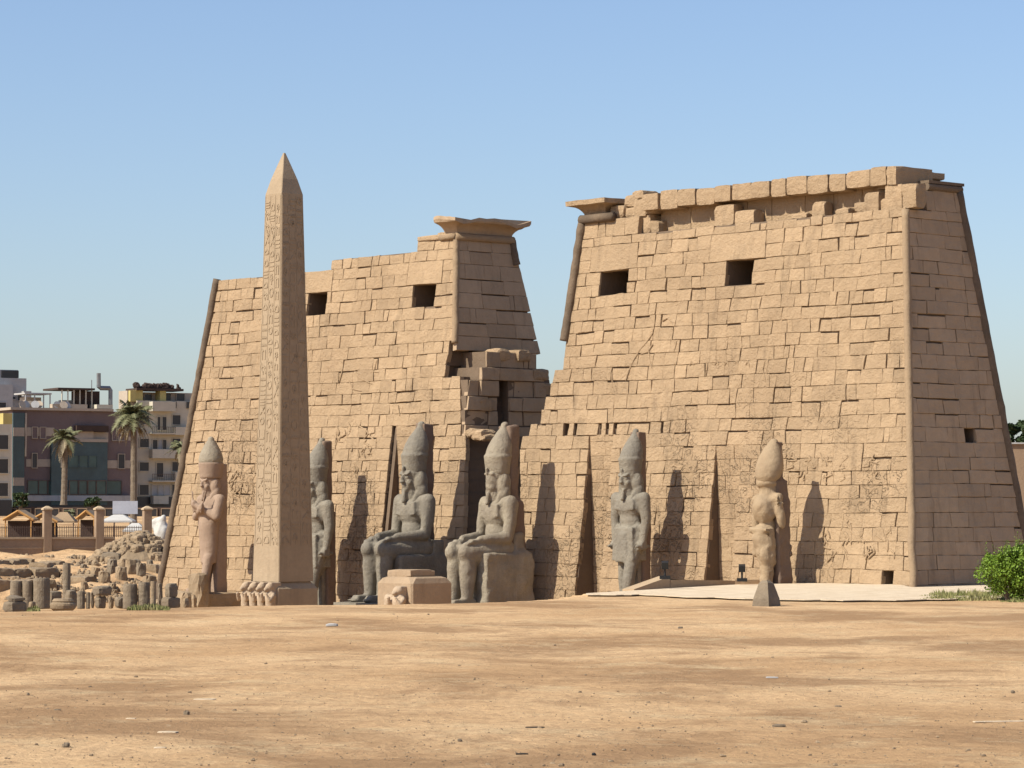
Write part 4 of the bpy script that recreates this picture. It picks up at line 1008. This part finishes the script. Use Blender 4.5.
for i in range(110):   # shoots
    a = r_.uniform(0,6.28); b_ = cl[r_.randrange(len(cl))][0]; tip = b_+Vector((math.cos(a)*.35, math.sin(a)*.35, .55+r_.random()*.3))
    for k_ in range(16):
        t_ = k_/16; p = b_.lerp(tip, t_); s = .11*(1.1-t_*.5); dd = Vector((r_.gauss(0,1), r_.gauss(0,1), .5)).normalized(); e = dd.cross(Vector((0,0,1))).normalized()
        mb.add([p, p+dd*s*.6+e*s*.3, p+dd*s*1.3, p+dd*s*.6-e*s*.3], [(0,1,2,3)])
mb.build('foliage', M['leaf'], sh)
# pebbles, sticks and scraps on the open ground
r_ = random.Random(77); mb = MB()
for i in range(4200):
    px = r_.uniform(-20, 1044); py = 612+ (768-612)*(r_.random()**.9); p = at_z(px, py, 0); s = r_.choice([.008,.009,.010,.012,.014,.016])*r_.uniform(.7, 1.4)*(2.4 if i % 28 == 0 else 1)
    zz_ = gz(p.x, p.y)+.07*noise.noise((p.x*.09, p.y*.09, 1))+.05*noise.noise((p.x*.4, p.y*.4, 3))+.03*noise.noise((p.x*1.3, p.y*1.3, 9))
    mb.tint = r_.random(); mb.lathe([(s*.6,-.3*s),(s,.2*s),(s*.6,.8*s)], (p.x, p.y, zz_), 5, sx=r_.uniform(.7,1.5), sy=r_.uniform(.7,1.5), jit=.2, seed=i)
o = mb.build('pebbles', M['ruin']); o['kind'] = 'stuff'; o['label'] = 'small pebbles scattered over the bare sandy ground'; o['category'] = 'pebbles'
def surf(px, py):
    p = at_z(px, py, 0); p.z = .07*noise.noise((p.x*.09, p.y*.09, 1))+.05*noise.noise((p.x*.4, p.y*.4, 3))+.03*noise.noise((p.x*1.3, p.y*1.3, 9)); return p
for (px, py, w, h, dd, m, name, lab, cat) in (
    (332,627,.38,.10,.2,'greyr','paving_scrap','grey flat brick-like scrap on the sand left of centre','debris'),
    (187,715,.11,.09,.1,'ruin_dark','stone','dark fist-sized stone in the left foreground','stone'),
    (66,746,.12,.08,.1,'ruin_dark','stone','brown stone near the bottom left corner','stone'),
    (28,698,.06,.05,.06,'ruin_dark','stone','small dark stone beside the left edge, midway up the sand','stone'),
    (57,712,.13,.03,.05,'ruin_dark','wood_chip','flat dark chip left of the dark fist-sized stone','debris'),
    (680,629,.15,.06,.1,'ruin_dark','stone','dark stone on the far sand right of centre','stone'),
    (460,740,.08,.05,.08,'ruin_dark','stone','small reddish stone near the bottom right of centre left','stone'),
    (594,753,.07,.05,.07,'black','stone','small black pebble near the bottom edge, centre','stone'),
    (838,706,.14,.03,.08,'ruin_dark','wood_chip','brown chip lying on the right middle sand','debris'),
    (779,725,.24,.05,.08,'ruin_dark','wood_chip','flat dark scrap beside a pale streak on the right sand','debris'),
    (1013,692,.08,.06,.08,'ruin_dark','stone','small stone at the far right of the sand','stone'),
    (522,752,.2,.02,.03,'black','stick','short dark stick near the bottom centre','stick'),
    (535,726,.35,.02,.03,'black','stick','longer thin dark stick left of the pale streak','stick'),
    (772,679,.28,.03,.06,'greyr','paving_scrap','light grey sliver on the sand right of centre','debris'),
    (168,733,.34,.02,.2,'pave','plaster_scrap','largest white plaster scrap in the left foreground','debris'),
    (160,747,.2,.02,.15,'pave','plaster_scrap','smaller white plaster scrap just below the largest one','debris'),
    (205,701,.42,.015,.3,'pave','plaster_scrap','faint pale patch of plaster dust above the dark stone','debris'),
    (131,719,.18,.01,.12,'pave','plaster_scrap','thin pale flake to the left of the dark stone','debris'),
    (1000,722,1.0,.015,.16,'pave','plaster_scrap','long white flat scrap at the right edge','debris')):
    p = surf(px, py); mb = MB(); rough_box(mb, random.Random(px), -w/2, w/2, -dd/2, dd/2, -.01, h, min(.03, h*.4)); o = mb.build(name, M[m], None, p); o.rotation_euler.z = -TH+.2*math.sin(px); tag(o, lab, cat)
# ------------------------------------------------------------------ RUBBLE FIELD left of the far tower
r_ = random.Random(50)
def ter(px, py):
    """march the sight line down to the terrain"""
    d = ray(px, py); t = np.arange(120, 460, .5); z = ground_z(CAM.x+d.x*t, CAM.y+d.y*t); hit = np.nonzero(CAM.z+d.z*t < z)[0]
    t = t[hit[0]] if len(hit) else 460
    return CAM+d*float(t)
def field_wall(px0, px1, py, h_px, label, m='ruin', dep=1.6):
    a = ter(px0, py+1.5); b = ter(px1, py-2.5); k = kpx((a+b)/2); c = (a+b)/2; L = (b-a).length; h = h_px/k
    mb = MB(); x = -L/2
    while x < L/2: l = r_.uniform(.9, 2.2); rough_box(mb, r_, x, min(x+l, L/2)-.04, -dep/2+r_.uniform(-.2,.2), dep/2, -.6, h*r_.uniform(.8, 1.1), .07); x += l
    o = mb.build('ruined_wall', M[m], None, (c.x, c.y, gz(c.x, c.y))); o.rotation_euler.z = math.atan2((b-a).y, (b-a).x); return tag(o, label, 'ruined wall')
field_wall(-15, 52, 590, 10, 'long low ruined wall nearest the drums on the left', dep=2)
field_wall(-15, 56, 577, 9, 'middle low ruined wall running across the left field')
field_wall(-15, 26, 566, 6, 'far ruined wall at the left edge below the fence')
field_wall(72, 88, 584, 8, 'short ruined wall right of the slim column stub')
field_wall(38, 60, 568, 6, 'far short ruined wall ending left of the slim stub')
field_wall(110, 138, 561, 9, 'shaded masonry wall under the rubble mound', 'ruin_dark')
field_wall(146, 160, 574, 10, 'short wall butting the foot of the far tower')
for i, (px, py, w, h) in enumerate(((84,570,8,6),(96,578,12,10),(104,584,14,12),(112,576,12,16),(121,581,14,14),(131,578,14,18),(141,579,12,16),(149,586,16,10),(124,567,12,8),(135,570,14,10),(112,590,10,5),(84,590,9,8),(150,572,8,12),(103,560,10,7),(70,560,10,4),(44,560,14,3),(15,581,12,4),(95,566,9,5),(156,590,8,6),(128,591,12,6))):
    c = ter(px, py); k = kpx(c); mb = MB(); a, b = w/k*.75, h/k; rough_box(mb, r_, -a/2, a/2, -a*.5, a*.5, -.5, b, .09)
    o = mb.build('ruin_block', M['ruin' if i % 3 else 'ruin_dark'], None, c); o.location.z = gz(c.x, c.y); o.rotation_euler.z = r_.uniform(-.35, .35)
    tag(o, 'rough fallen sandstone block among the rubble left of the far tower', 'stone block', 'fallen blocks in the rubble field')
# rubble mound in front of the fence
c = ter(136, 560); k = kpx(c)
mb = MB(); rm = random.Random(90)
for i in range(420):
    a = rm.uniform(-3.7, 3.3); b = rm.uniform(-2.6, 2.0); z = 2.15*max(0, 1-abs((a-.3)/3.9)**1.5)*max(0, 1-abs(b/2.8)**2); w_ = rm.uniform(.10, .34)*(1.7 if rm.random() < .12 else 1)
    rough_box(mb, rm, a*RGT.x+b*FWD.x-w_, a*RGT.x+b*FWD.x+w_, a*RGT.y+b*FWD.y-w_*.8, a*RGT.y+b*FWD.y+w_*.8, max(-.4, z-w_*1.1), z+w_*.35, w_*.2)
mb.lathe([(4.2,-.5),(3.3,.3),(2.4,1.0),(1.4,1.6),(.4,1.9)], (0,0,0), 28, sx=.95, sy=.85, jit=.10, seed=3)
o = mb.build('rubble_mound', M['ruin'], None, (c.x, c.y, gz(c.x, c.y)-.1)); o['kind'] = 'stuff'
tag(o, 'mound of earth and rubble heaped against the brown fence wall', 'rubble mound')
r_ = random.Random(51); mb = MB()
for i in range(900):
    px = r_.uniform(-10, 165); py = r_.uniform(556, 603); c = ter(px, py); s = r_.uniform(.06, .22)
    rough_box(mb, r_, c.x-s, c.x+s, c.y-s, c.y+s, c.z-.3, c.z+s*1.0, .05) if i % 4 == 0 else mb.lathe([(s*.7,-.2),(s,.1*s),(s*.5,s)], (c.x, c.y, c.z), 6, jit=.25, seed=i)
o = mb.build('rubble', M['ruin']); o['kind'] = 'stuff'; o['label'] = 'loose rubble covering the ground of the ruins field'; o['category'] = 'rubble'
# ------------------------------------------------------------------ FENCE WALL
RF = FWD.dot(ter(50, 552)-CAM) if True else 240
def A(px, py, r): q_ = at_r(px, py, r); return q_
def local(px, r): q_ = at_r(px, 545, r); return Vector((q_.x, q_.y, 0))
kf = F_PX/RF
def zpx(py, r): return at_r(400, py, r).z
fz = zpx(556, RF)
FA = 1.25
f0 = local(50, RF)
fe = thing('fence', 'brown rendered wall with capped pillars and iron railings on top', 'fence', (f0.x, f0.y, fz), FA)
fdir = Vector((math.cos(FA), math.sin(FA), 0)); fn_ = Vector((-fdir.y, fdir.x, 0))
def X(px):
    q_ = on_plane(px, 545, fn_, fn_.dot(f0)); return (q_-f0).dot(fdir)
hw = zpx(537.5, RF)-fz
mb = MB(); mb.box(X(-40), X(113), -.15, .25, -1, hw-.12); mb.box(X(-40), X(113), -.19, -.15, hw*.40, hw*.47); mb.build('wall', M['fence'], fe)
MB().box(X(-40), X(113), -.25, .33, hw-.12, hw+.04).build('coping', M['cope'], fe)
hp = zpx(510, RF)-fz
for px in (47, 99, 147):
    mb = MB(); w = 4.0/kf
    # pillar faces follow the temple axis: lit narrow side, shaded broad side
    mb.box(-w, w, -w, w, -1, hp); o = mb.build('pillar', M['fence'], fe, (X(px), 0, 0))
    mb = MB(); w2 = w*1.25; mb.loft([[(-w2,-w2,0),(w2,-w2,0),(w2,w2,0),(-w2,w2,0)],[(-w2,-w2,.12),(w2,-w2,.12),(w2,w2,.12),(-w2,w2,.12)],[(-.08,-.08,.32),(.08,-.08,.32),(.08,.08,.32),(-.08,.08,.32)]]); c_ = mb.build('cap', M['cope'], o, (0,0,hp))
for (a, b) in ((-35,42),(52,94),(104,142)):
    mb = MB(); hr = zpx(527.5, RF)-fz; x = a
    mb.box(X(a), X(b), -.02, .03, hr-.05, hr); mb.box(X(a), X(b), -.02, .03, hw+.1, hw+.14)
    while x < b: mb.box(X(x)-.02, X(x)+.02, -.015, .015, hw, hr+.12); x += 1.8
    mb.build('railing', M['iron'], fe)
# gabled market kiosks behind
def kiosk(px0, px1, pyt, pye, label, r=252):
    k = F_PX/r; z0 = zpx(546, r)-1.5; c = local((px0+px1)/2, r); t = thing('market_kiosk', label, 'kiosk', (c.x, c.y, z0), -TH, 'gabled market kiosks behind the fence')
    w = (px1-px0)/k/2; ze = zpx(pye, r)-z0; zr_ = zpx(pyt, r)-z0
    mb = MB()
    mb.hexa([(-w-.1,0,ze-.05),(0,0,zr_-.05),(0,3.5,zr_-.05),(-w-.1,3.5,ze-.05),(-w-.1,0,ze+.1),(0,0,zr_+.1),(0,3.5,zr_+.1),(-w-.1,3.5,ze+.1)])
    mb.hexa([(0,0,zr_-.05),(w+.1,0,ze-.05),(w+.1,3.5,ze-.05),(0,3.5,zr_-.05),(0,0,zr_+.1),(w+.1,0,ze+.1),(w+.1,3.5,ze+.1),(0,3.5,zr_+.1)]); mb.build('roof', M['kioskroof'], t)
    mb = MB(); mb.tube([(-w-.1,-.06,ze),(0,-.06,zr_+.02)], .11, 6); mb.tube([(w+.1,-.06,ze),(0,-.06,zr_+.02)], .11, 6); mb.build('gable_trim', M['goldwood'], t)
    for i in range(2): MB().box(-w+.05 if i == 0 else w-.15, -w+.15 if i == 0 else w-.05, 0, .1, 0, ze).build('post', M['goldwood'], t)
    MB().box(-w+.1, w-.1, 1.2, 1.3, 0, ze*.98).build('back_wall', M['darkr'], t)
kiosk(4, 32, 511, 520, 'leftmost gabled market kiosk with golden trim behind the fence')
kiosk(28, 56, 514, 522, 'second gabled market kiosk, partly behind the first fence pillar', 255)
kiosk(77, 95, 511, 519, 'narrow gabled kiosk just left of the middle fence pillar', 252)
# broad tent roofs
def tent(px0, px1, pyt, pyb, label, r=260, m='canvas'):
    k = F_PX/r; z0 = zpx(548, r)-1; c = local((px0+px1)/2, r); t = thing('market_tent', label, 'tent', (c.x, c.y, z0), -TH); w = (px1-px0)/k/2; zb = zpx(pyb, r)-z0; zt = zpx(pyt, r)-z0
    mb = MB(); mb.loft([[(-w,-w,zb-.15),(w,-w,zb-.15),(w,w,zb-.15),(-w,w,zb-.15)],[(-w,-w,zb),(w,-w,zb),(w,w,zb),(-w,w,zb)],[(-w*.3,-w*.3,zt),(w*.3,-w*.3,zt),(w*.3,w*.3,zt),(-w*.3,w*.3,zt)]]); mb.build('canopy', M[m], t)
    for sx in (-1, 1): MB().tube([(sx*w*.9,-w*.9,0),(sx*w*.9,-w*.9,zb)], .05).build('post', M['iron'], t)
tent(103, 134, 514.5, 520.5, 'white flat-peaked market tent right of the middle fence pillar')
tent(52, 76, 512, 521, 'brown awning between the two left fence pillars', 262, 'kioskroof')
tent(124, 147, 523, 530, 'small grey-white tent above the rubble mound', 256)
def wrap(bm): ell(bm, (0,0,-.2), (.7,.6,1.3)); ell(bm, (-.4,0,.3), (.6,.6,.7)); ell(bm, (.3,0,.9), (.3,.3,.35))
c = local(161, 250); o = sculpt('covered_bundle', wrap, M['canvas'], None, voxel=.1, smooth=2, wear=.2); o.location = (c.x, c.y, zpx(530, 250)); tag(o, 'white sheet-covered bundle between the last fence pillar and the far tower', 'covered bundle')
# board sign
c = local(125, 262); k = F_PX/262; t = thing('billboard', 'blank pale lilac board on posts behind the white tent', 'billboard', (c.x, c.y, zpx(540, 262)), -TH)
z_ = zpx(540, 262); MB().box(-12.5/k, 12.5/k, -.05, .05, zpx(514, 262)-z_, zpx(501, 262)-z_).build('board', M['sign'], t)
for sx in (-1, 1): MB().box(sx*11/k-.06, sx*11/k+.06, .05, .15, -1, zpx(502, 262)-z_).build('post', M['iron'], t)
# ------------------------------------------------------------------ BUILDINGS
class B:
    def __init__(s, px0, px1, r, label, cat='building', name='apartment_building', rot=.52):
        c = local(px0, r); s.px0 = px0; s.c = c; s.z0 = 2.0; a = -TH+rot; s.t = thing(name, label, cat, (c.x, c.y, s.z0), a)
        s.d = Vector((math.cos(a), math.sin(a), 0)); s.n = Vector((-s.d.y, s.d.x, 0)); s.r = r+(px1-px0)/2/(F_PX/r)*math.tan(rot)
    def x(s, px): q_ = on_plane(px, 450, s.n, s.n.dot(s.c)); return (q_-s.c).dot(s.d)
    def z(s, py): return zpx(py, s.r)-s.z0
    def wall(s, px0, px1, py0, py1, m, y0=0, y1=9, name='wall', parent=None): 
        return MB().box(s.x(px0), s.x(px1), y0, y1, s.z(py1) if py1 is not None else -1, s.z(py0)).build(name, M[m], parent or s.t)
    def window(s, px0, px1, py0, py1, m='dark', frame='iron', y=0, mull=0, sill=True):
        x0, x1, z0, z1 = s.x(px0), s.x(px1), s.z(py1), s.z(py0); mb = MB(); f = .09
        mb.box(x0-f, x1+f, y-.14, y-.02, z1, z1+f); mb.box(x0-f, x1+f, y-.22, y-.02, z0-f, z0); mb.box(x0-f, x0, y-.13, y-.02, z0, z1); mb.box(x1, x1+f, y-.13, y-.02, z0, z1)
        for i in range(mull): xm = x0+(x1-x0)*(i+1)/(mull+1); mb.box(xm-.04, xm+.04, y-.11, y-.04, z0, z1)
        w = mb.build('window', M[frame], s.t); MB().box(x0, x1, y-.05, y-.01, z0, z1).build('pane', M[m], w); return w
    def balcony(s, px0, px1, pys, pyt, m='cream', dep=1.2, solid=True, y=0):
        x0, x1 = s.x(px0), s.x(px1); mb = MB(); mb.box(x0, x1, y-dep, y, s.z(pys), s.z(pys)+.18)
        if solid: mb.box(x0, x1, y-dep, y-dep+.12, s.z(pys)+.18, s.z(pyt)); mb.box(x0, x0+.12, y-dep+.12, y, s.z(pys)+.18, s.z(pyt)); mb.box(x1-.12, x1, y-dep+.12, y, s.z(pys)+.18, s.z(pyt))
        o = mb.build('balcony', M[m], s.t)
        if not solid:
            rb = MB(); n = int((x1-x0)/.25); rb.box(x0, x1, y-dep, y-dep+.06, s.z(pyt)-.06, s.z(pyt))
            for i in range(n+1): xx = x0+(x1-x0-.04)*i/n; rb.box(xx, xx+.04, y-dep+.01, y-dep+.05, s.z(pys)+.18, s.z(pyt)-.06)
            rb.build('railing', M['iron'], o)
b = B(10, 137, 400, 'mauve and teal block with green glass windows and a dark roof line')
b.wall(12, 137, 411, None, 'purple', 0, 7); b.wall(9, 112, 408.5, 411, 'beige', -.5, 7.2, 'roof_edge')
b.wall(12, 23.5, 414, None, 'teal', -.35, 0, 'teal_bay'); b.wall(24, 25.5, 414, 457, 'beige', -.45, 0, 'pilaster')
for (y0, y1) in ((428.5,437),(478,486)): b.wall(12.3, 23.3, y0, y1, 'beige', -.42, -.35, 'band')
for (x0, x1, y0, y1) in ((26,54,428,436.5),(26,54,459.5,467),(100,130,460,468),(86,108,432,440),(128,132,436,440)): b.wall(x0, x1, y0, y1, 'beige', -.08, 0, 'band')
b.wall(50, 106, 441, 505, 'teal', -.55, 0, 'teal_bay'); b.wall(64, 106, 439, 442, 'beige', -.75, 0, 'balcony_edge')
b.wall(74, 106, 425.5, 431.5, 'darkr', -.9, 0, 'awning'); b.wall(73, 92, 431.5, 439, 'beige', -.5, 0, 'parapet')
for x0, x1 in ((32,36.5),(40,45),(112,116),(118,124)): b.window(x0, x1, 428, 438.5 if x0 < 50 else 440, 'purple', 'beige', -.08)
for x0, x1 in ((32,36.5),(118,124)): b.window(x0, x1, 454, 468, 'dark', 'beige', -.08)
b.window(67, 76.5, 456, 467, 'glass', 'teal', -.55, 0); b.window(78, 86, 456, 467, 'glass', 'teal', -.55, 0); b.window(87.5, 95, 456, 467, 'glass', 'teal', -.55, 0); b.window(60, 64, 456, 467, 'glass', 'beige', -.55)
for i, (x0, x1) in enumerate(((28,38),(39,47),(48.5,57),(68,76),(77.5,85),(86.5,94),(95,104),(106,121))): b.window(x0, x1, 481, 494, 'glass', 'iron', -.6 if 50 < x0 < 106 else 0)
b.wall(23, 130, 495.5, 501, 'greyr', -1.0, 0, 'ground_band'); b.wall(23, 130, 501, None, 'dark', -.5, 0, 'shopfront')
b.wall(62, 99, 387.5, 389.5, 'darkr', 1.5, 7, 'terrace_roof'); b.wall(75, 92, 399, 408, 'greyr', 5, 6, 'terrace_wall'); b.wall(88, 108, 390, 408, 'darkr', 3, 6, 'stair_house'); b.wall(55, 90, 404, 408.5, 'beige', 1, 2, 'terrace_parapet')
for px in (66, 72, 78, 84, 90, 96): b.wall(px, px+.8, 389, 408, 'cream', 1.6, 1.8, 'terrace_post')
b.wall(30, 57, 393, 394.5, 'greyr', 2, 6, 'pergola'); 
for px in (31, 40, 49, 55.5): b.wall(px, px+.8, 394, 408, 'greyr', 2.1, 2.3, 'pergola_post')
b.wall(36, 52, 397, 408, 'beige', 4, 6, 'hut')
def pipe(pts, name='flue', r=.28, m='metal'):
    MB().tube([(b.x(x), 2.0, b.z(y)) for x, y in pts], r, 8).build(name, M[m], b.t)
pipe([(104,372),(104.2,386),(106,387),(115,387),(116,389),(116,404)], r=.30); pipe([(97,379),(97,400)], 'mast', .06)
r2 = random.Random(6)
for i, px in enumerate((23, 28, 33, 37, 42, 60, 65, 69)):   # water tanks and dishes on the roof
    o = MB().lathe([(.03,0),(.28,.06),(.5,.2),(.56,.3)], k=14).build('satellite_dish' if i % 2 else 'roof_tank', M['greyr' if i % 2 else 'beige'], b.t, (b.x(px), .8+.3*(i % 3), b.z(406))); o.rotation_euler = (1.2, 0, r2.uniform(-.6, .6))
MB().box(b.x(98), b.x(114), .5, 3, b.z(408), b.z(404)).build('white_canopy', M['cream'], b.t)
b = B(136, 190, 412, 'cream apartment block with balconies and a yellow topped corner')
b.wall(137, 215, 401, None, 'cream', 0, 3); b.wall(130, 137, 391, 412, 'beige', 1, 4, 'upper_wall'); b.wall(137, 215, 392, 401, 'beige', 2, 4, 'upper_wall'); b.wall(137, 144, 390, 401, 'yellow', .5, 2, 'yellow_panel'); b.wall(161, 167, 390.5, 402, 'yellow', .4, 2, 'yellow_panel'); b.wall(131, 137, 391, 402, 'yellow', .3, 1, 'yellow_panel')
b.wall(137, 184, 388.5, 390.8, 'darkr', .2, 4, 'roof'); 
mb = MB()
for i in range(40): x = b.x(r2.uniform(140, 184)); s = r2.uniform(.15, .5); rough_box(mb, r2, x-s, x+s, 1, 1.8, b.z(389), b.z(389)+r2.uniform(.1, .9), .15)
mb.build('roof_clutter', M['darkr'], b.t)
b.window(150,157,394,400,'dark','beige',2); b.window(168,176,393,400,'dark','beige',2); b.window(182,190,393,400,'dark','beige',2)
for y0, y1 in ((415.5,424.5),(439,447.5),(462.5,471),(485,495)):
    b.window(139.5, 148.5, y0, y1, 'dark', 'cream'); b.window(172, 180, y0-.5, y1, 'dark', 'cream')
b.window(157,160,417,430,'dark','cream'); b.window(162,166,417,430,'dark','cream'); b.window(152.5,157,440,449,'dark','cream'); b.window(158,162,440,449,'greyr','cream'); b.window(162.5,166,440,449,'dark','cream'); b.window(156.5,163,463,477,'dark','cream'); b.window(152,170,485,495,'greyr','cream',mull=2)
b.balcony(149, 172, 434.5, 427, 'cream', solid=False); b.balcony(149, 172, 458.5, 449.5); b.balcony(149, 172, 482, 474, solid=False); b.balcony(149, 172, 411.5, 402); b.balcony(172, 190, 435, 427); b.balcony(172, 190, 459, 450); b.balcony(172,190,482,472)
for x in (172.5, 186): b.wall(x, x+3, 401.5, 408, 'dark', -.3, 0, 'shade_screen')
b.wall(150, 165, 496, 504, 'cream', -1.3, 0, 'ground_box'); b.wall(137, 215, 497, None, 'dark', -.25, 0, 'shopfront')
b = B(-30, 12, 388, 'narrow cream block with dark square windows at the left edge')
b.wall(-30, 11.5, 424, None, 'cream', 0, 4); b.wall(3, 12, 413, 424, 'yellow', 0, 4, 'yellow_panel'); b.wall(-30, 3, 405, 424, 'beige', 2, 8, 'upper_wall')
for y0, y1 in ((435,449),(459,473),(483,496)): b.window(-6, 8, y0, y1, 'dark', 'cream')
b.wall(-30, 11.5, 500, None, 'dark', -.3, 0, 'shopfront')
b = B(-20, 30, 440, 'grey stepped building rising behind the cream block at top left')
b.wall(-20, 26, 378, None, 'greyr'); b.wall(-20, 20, 369.5, 378, 'greyr', 1, 8, 'upper_wall'); b.wall(3, 20, 370.2, 377.5, 'dark', .7, 1, 'roof_screen'); b.wall(-20, 9.5, 385, None, 'greyr', -1.2, 0, 'front_bay'); b.wall(21, 28.5, 391, None, 'greyr', -1, 6, 'side_bay')
b.window(11.5,15,396.5,399,'dark','greyr'); b.window(-4,2.5,403,408,'dark','greyr',-1.2); b.window(17,24,394,400,'dark','greyr',0 if False else -.0)
# dark strip of street fronts behind the fence
b = B(-30, 215, 392, 'dark single-storey shop row behind the kiosks', name='shop_row', rot=0)
b.wall(-30, 215, 507, None, 'darkr', 0, 3)
for px in range(-20, 210, 14): b.window(px, px+9, 509, 520, 'dark', 'fence')
# distant wall and tree at the right edge
b = B(1012, 1060, 235, 'brown wall behind the right tower at the edge of the photo', 'wall', 'boundary_wall', rot=.0)
b.wall(1000, 1070, 444, None, 'fence', 0, 2); b.wall(1000, 1070, 442.5, 444, 'greyr', -.2, 2.2, 'coping')
# ------------------------------------------------------------------ PALMS AND TREES
def palm(px, r, py_base, py_crown, rad_px, label, seed, n=34, dead=16):
    k = F_PX/r; c = local(px, r); z0 = zpx(py_base, r); h = zpx(py_crown, r)-z0; Rr = rad_px*1.15/k; rp = random.Random(seed)
    t = thing('palm_tree', label, 'palm tree', (c.x, c.y, z0), 0)
    mb = MB(); pts = []; rad = []; n_ = 26
    for i in range(n_+1): s = i/n_; pts.append((.12*math.sin(s*2+seed), .1*math.sin(s*3), h*s)); rad.append((.34-.08*s)*(1+.08*(i % 2))*(1.25 if i == 0 else 1))
    mb.tube(pts, rad, 10); mb.build('trunk', M['trunk'], t)
    def frond(mb, a, e, L, droop):
        d = Vector((math.cos(a), math.sin(a), 0)); side = Vector((-d.y, d.x, 0)); p = Vector(pts[-1])+Vector((0,0,-.1)); N_ = 12; prev = None
        for i in range(N_+1):
            s = i/N_; q_ = p+d*(L*s*math.cos(e)*(1-.15*s*droop))+Vector((0,0,L*s*math.sin(e)-droop*L*.75*s*s))
            if prev is not None:
                mb.add([prev+side*.03, prev-side*.03, q_-side*.02, q_+side*.02], [(0,1,2,3)])
                w = L*.24*math.sin(math.pi*min(1, .16+s*.82))
                for sg in (-1, 1):
                    for j in range(3):
                        b_ = prev.lerp(q_, j/3); tip = b_+side*sg*w*rp.uniform(.8, 1.1)+d*w*.55+Vector((0,0,-w*rp.uniform(.25,.7)))
                        ax = (q_-prev).normalized()*.055
                        mb.add([b_-ax, b_+ax, tip], [(0,1,2)])
            prev = q_
    mb = MB()
    for i in range(n): frond(mb, rp.uniform(0,6.28), rp.uniform(-.1, 1.25), Rr*rp.uniform(.85,1.12), rp.uniform(.5,1.0))
    mb.build('crown', M['frond'], t)
    mb = MB()
    for i in range(dead): frond(mb, rp.uniform(0,6.28), rp.uniform(-1.2,-.3), Rr*rp.uniform(.6,.85), rp.uniform(.3,.7))
    mb.build('dry_fronds', M['frond_dead'], t)
palm(64, 330, 505, 436, 21, 'shorter palm tree in front of the mauve and teal block', 4)
palm(133, 300, 525, 414, 27, 'tallest palm tree with a bushy crown left of the far tower', 9, 42, 26)
palm(182, 320, 520, 446, 17, 'palm tree mostly hidden behind the left edge of the far tower', 14)
palm(68, 268, 520, 512, 9, 'low young palm with upright green fronds just behind the fence', 19, 26, 2)
def tree(px, r, py_base, py_top, py_low, rad_px, label, seed, m='leaf_dark', n=5000, ls=.3):
    k = F_PX/r; c = local(px, r); z0 = zpx(py_base, r); rp = random.Random(seed); h = zpx(py_top, r)-z0; hl = zpx(py_low, r)-z0; Rr = rad_px/k
    t = thing('tree', label, 'tree', (c.x, c.y, z0))
    mb = MB(); mb.tube([(0,0,-.3),(.1,0,h*.3),(0,.1,h*.7)], [.25,.2,.1], 8)
    for i in range(7): a = rp.uniform(0,6.28); mb.tube([(0.05,0,h*.3+.1*i),(math.cos(a)*Rr*.4, math.sin(a)*Rr*.4, h*.55),(math.cos(a)*Rr*.75, math.sin(a)*Rr*.75, h*.75)], [.12,.08,.03], 6)
    mb.build('trunk', M['trunk'], t)
    cl = [(Vector((rp.uniform(-1,1)*Rr*.75, rp.uniform(-1,1)*Rr*.75, rp.uniform(hl, h-.15*(h-hl)))), rp.uniform(.6,1.1)) for _ in range(26)]
    mb = MB(); leaf_cloud(mb, rp, (0,0,0), (Rr*.34, Rr*.34, (h-hl)*.16), n, ls, clumps=cl); mb.build('crown', M[m], t)
tree(1024, 255, 520, 419, 450, 16, 'dark green tree above the brown wall at the right edge', 3)
tree(20, 360, 512, 492, 506, 8, 'small round street tree in front of the left buildings', 5, n=1500)
tree(92, 350, 512, 497, 506, 9, 'thin street tree between the two palms', 7, n=900)
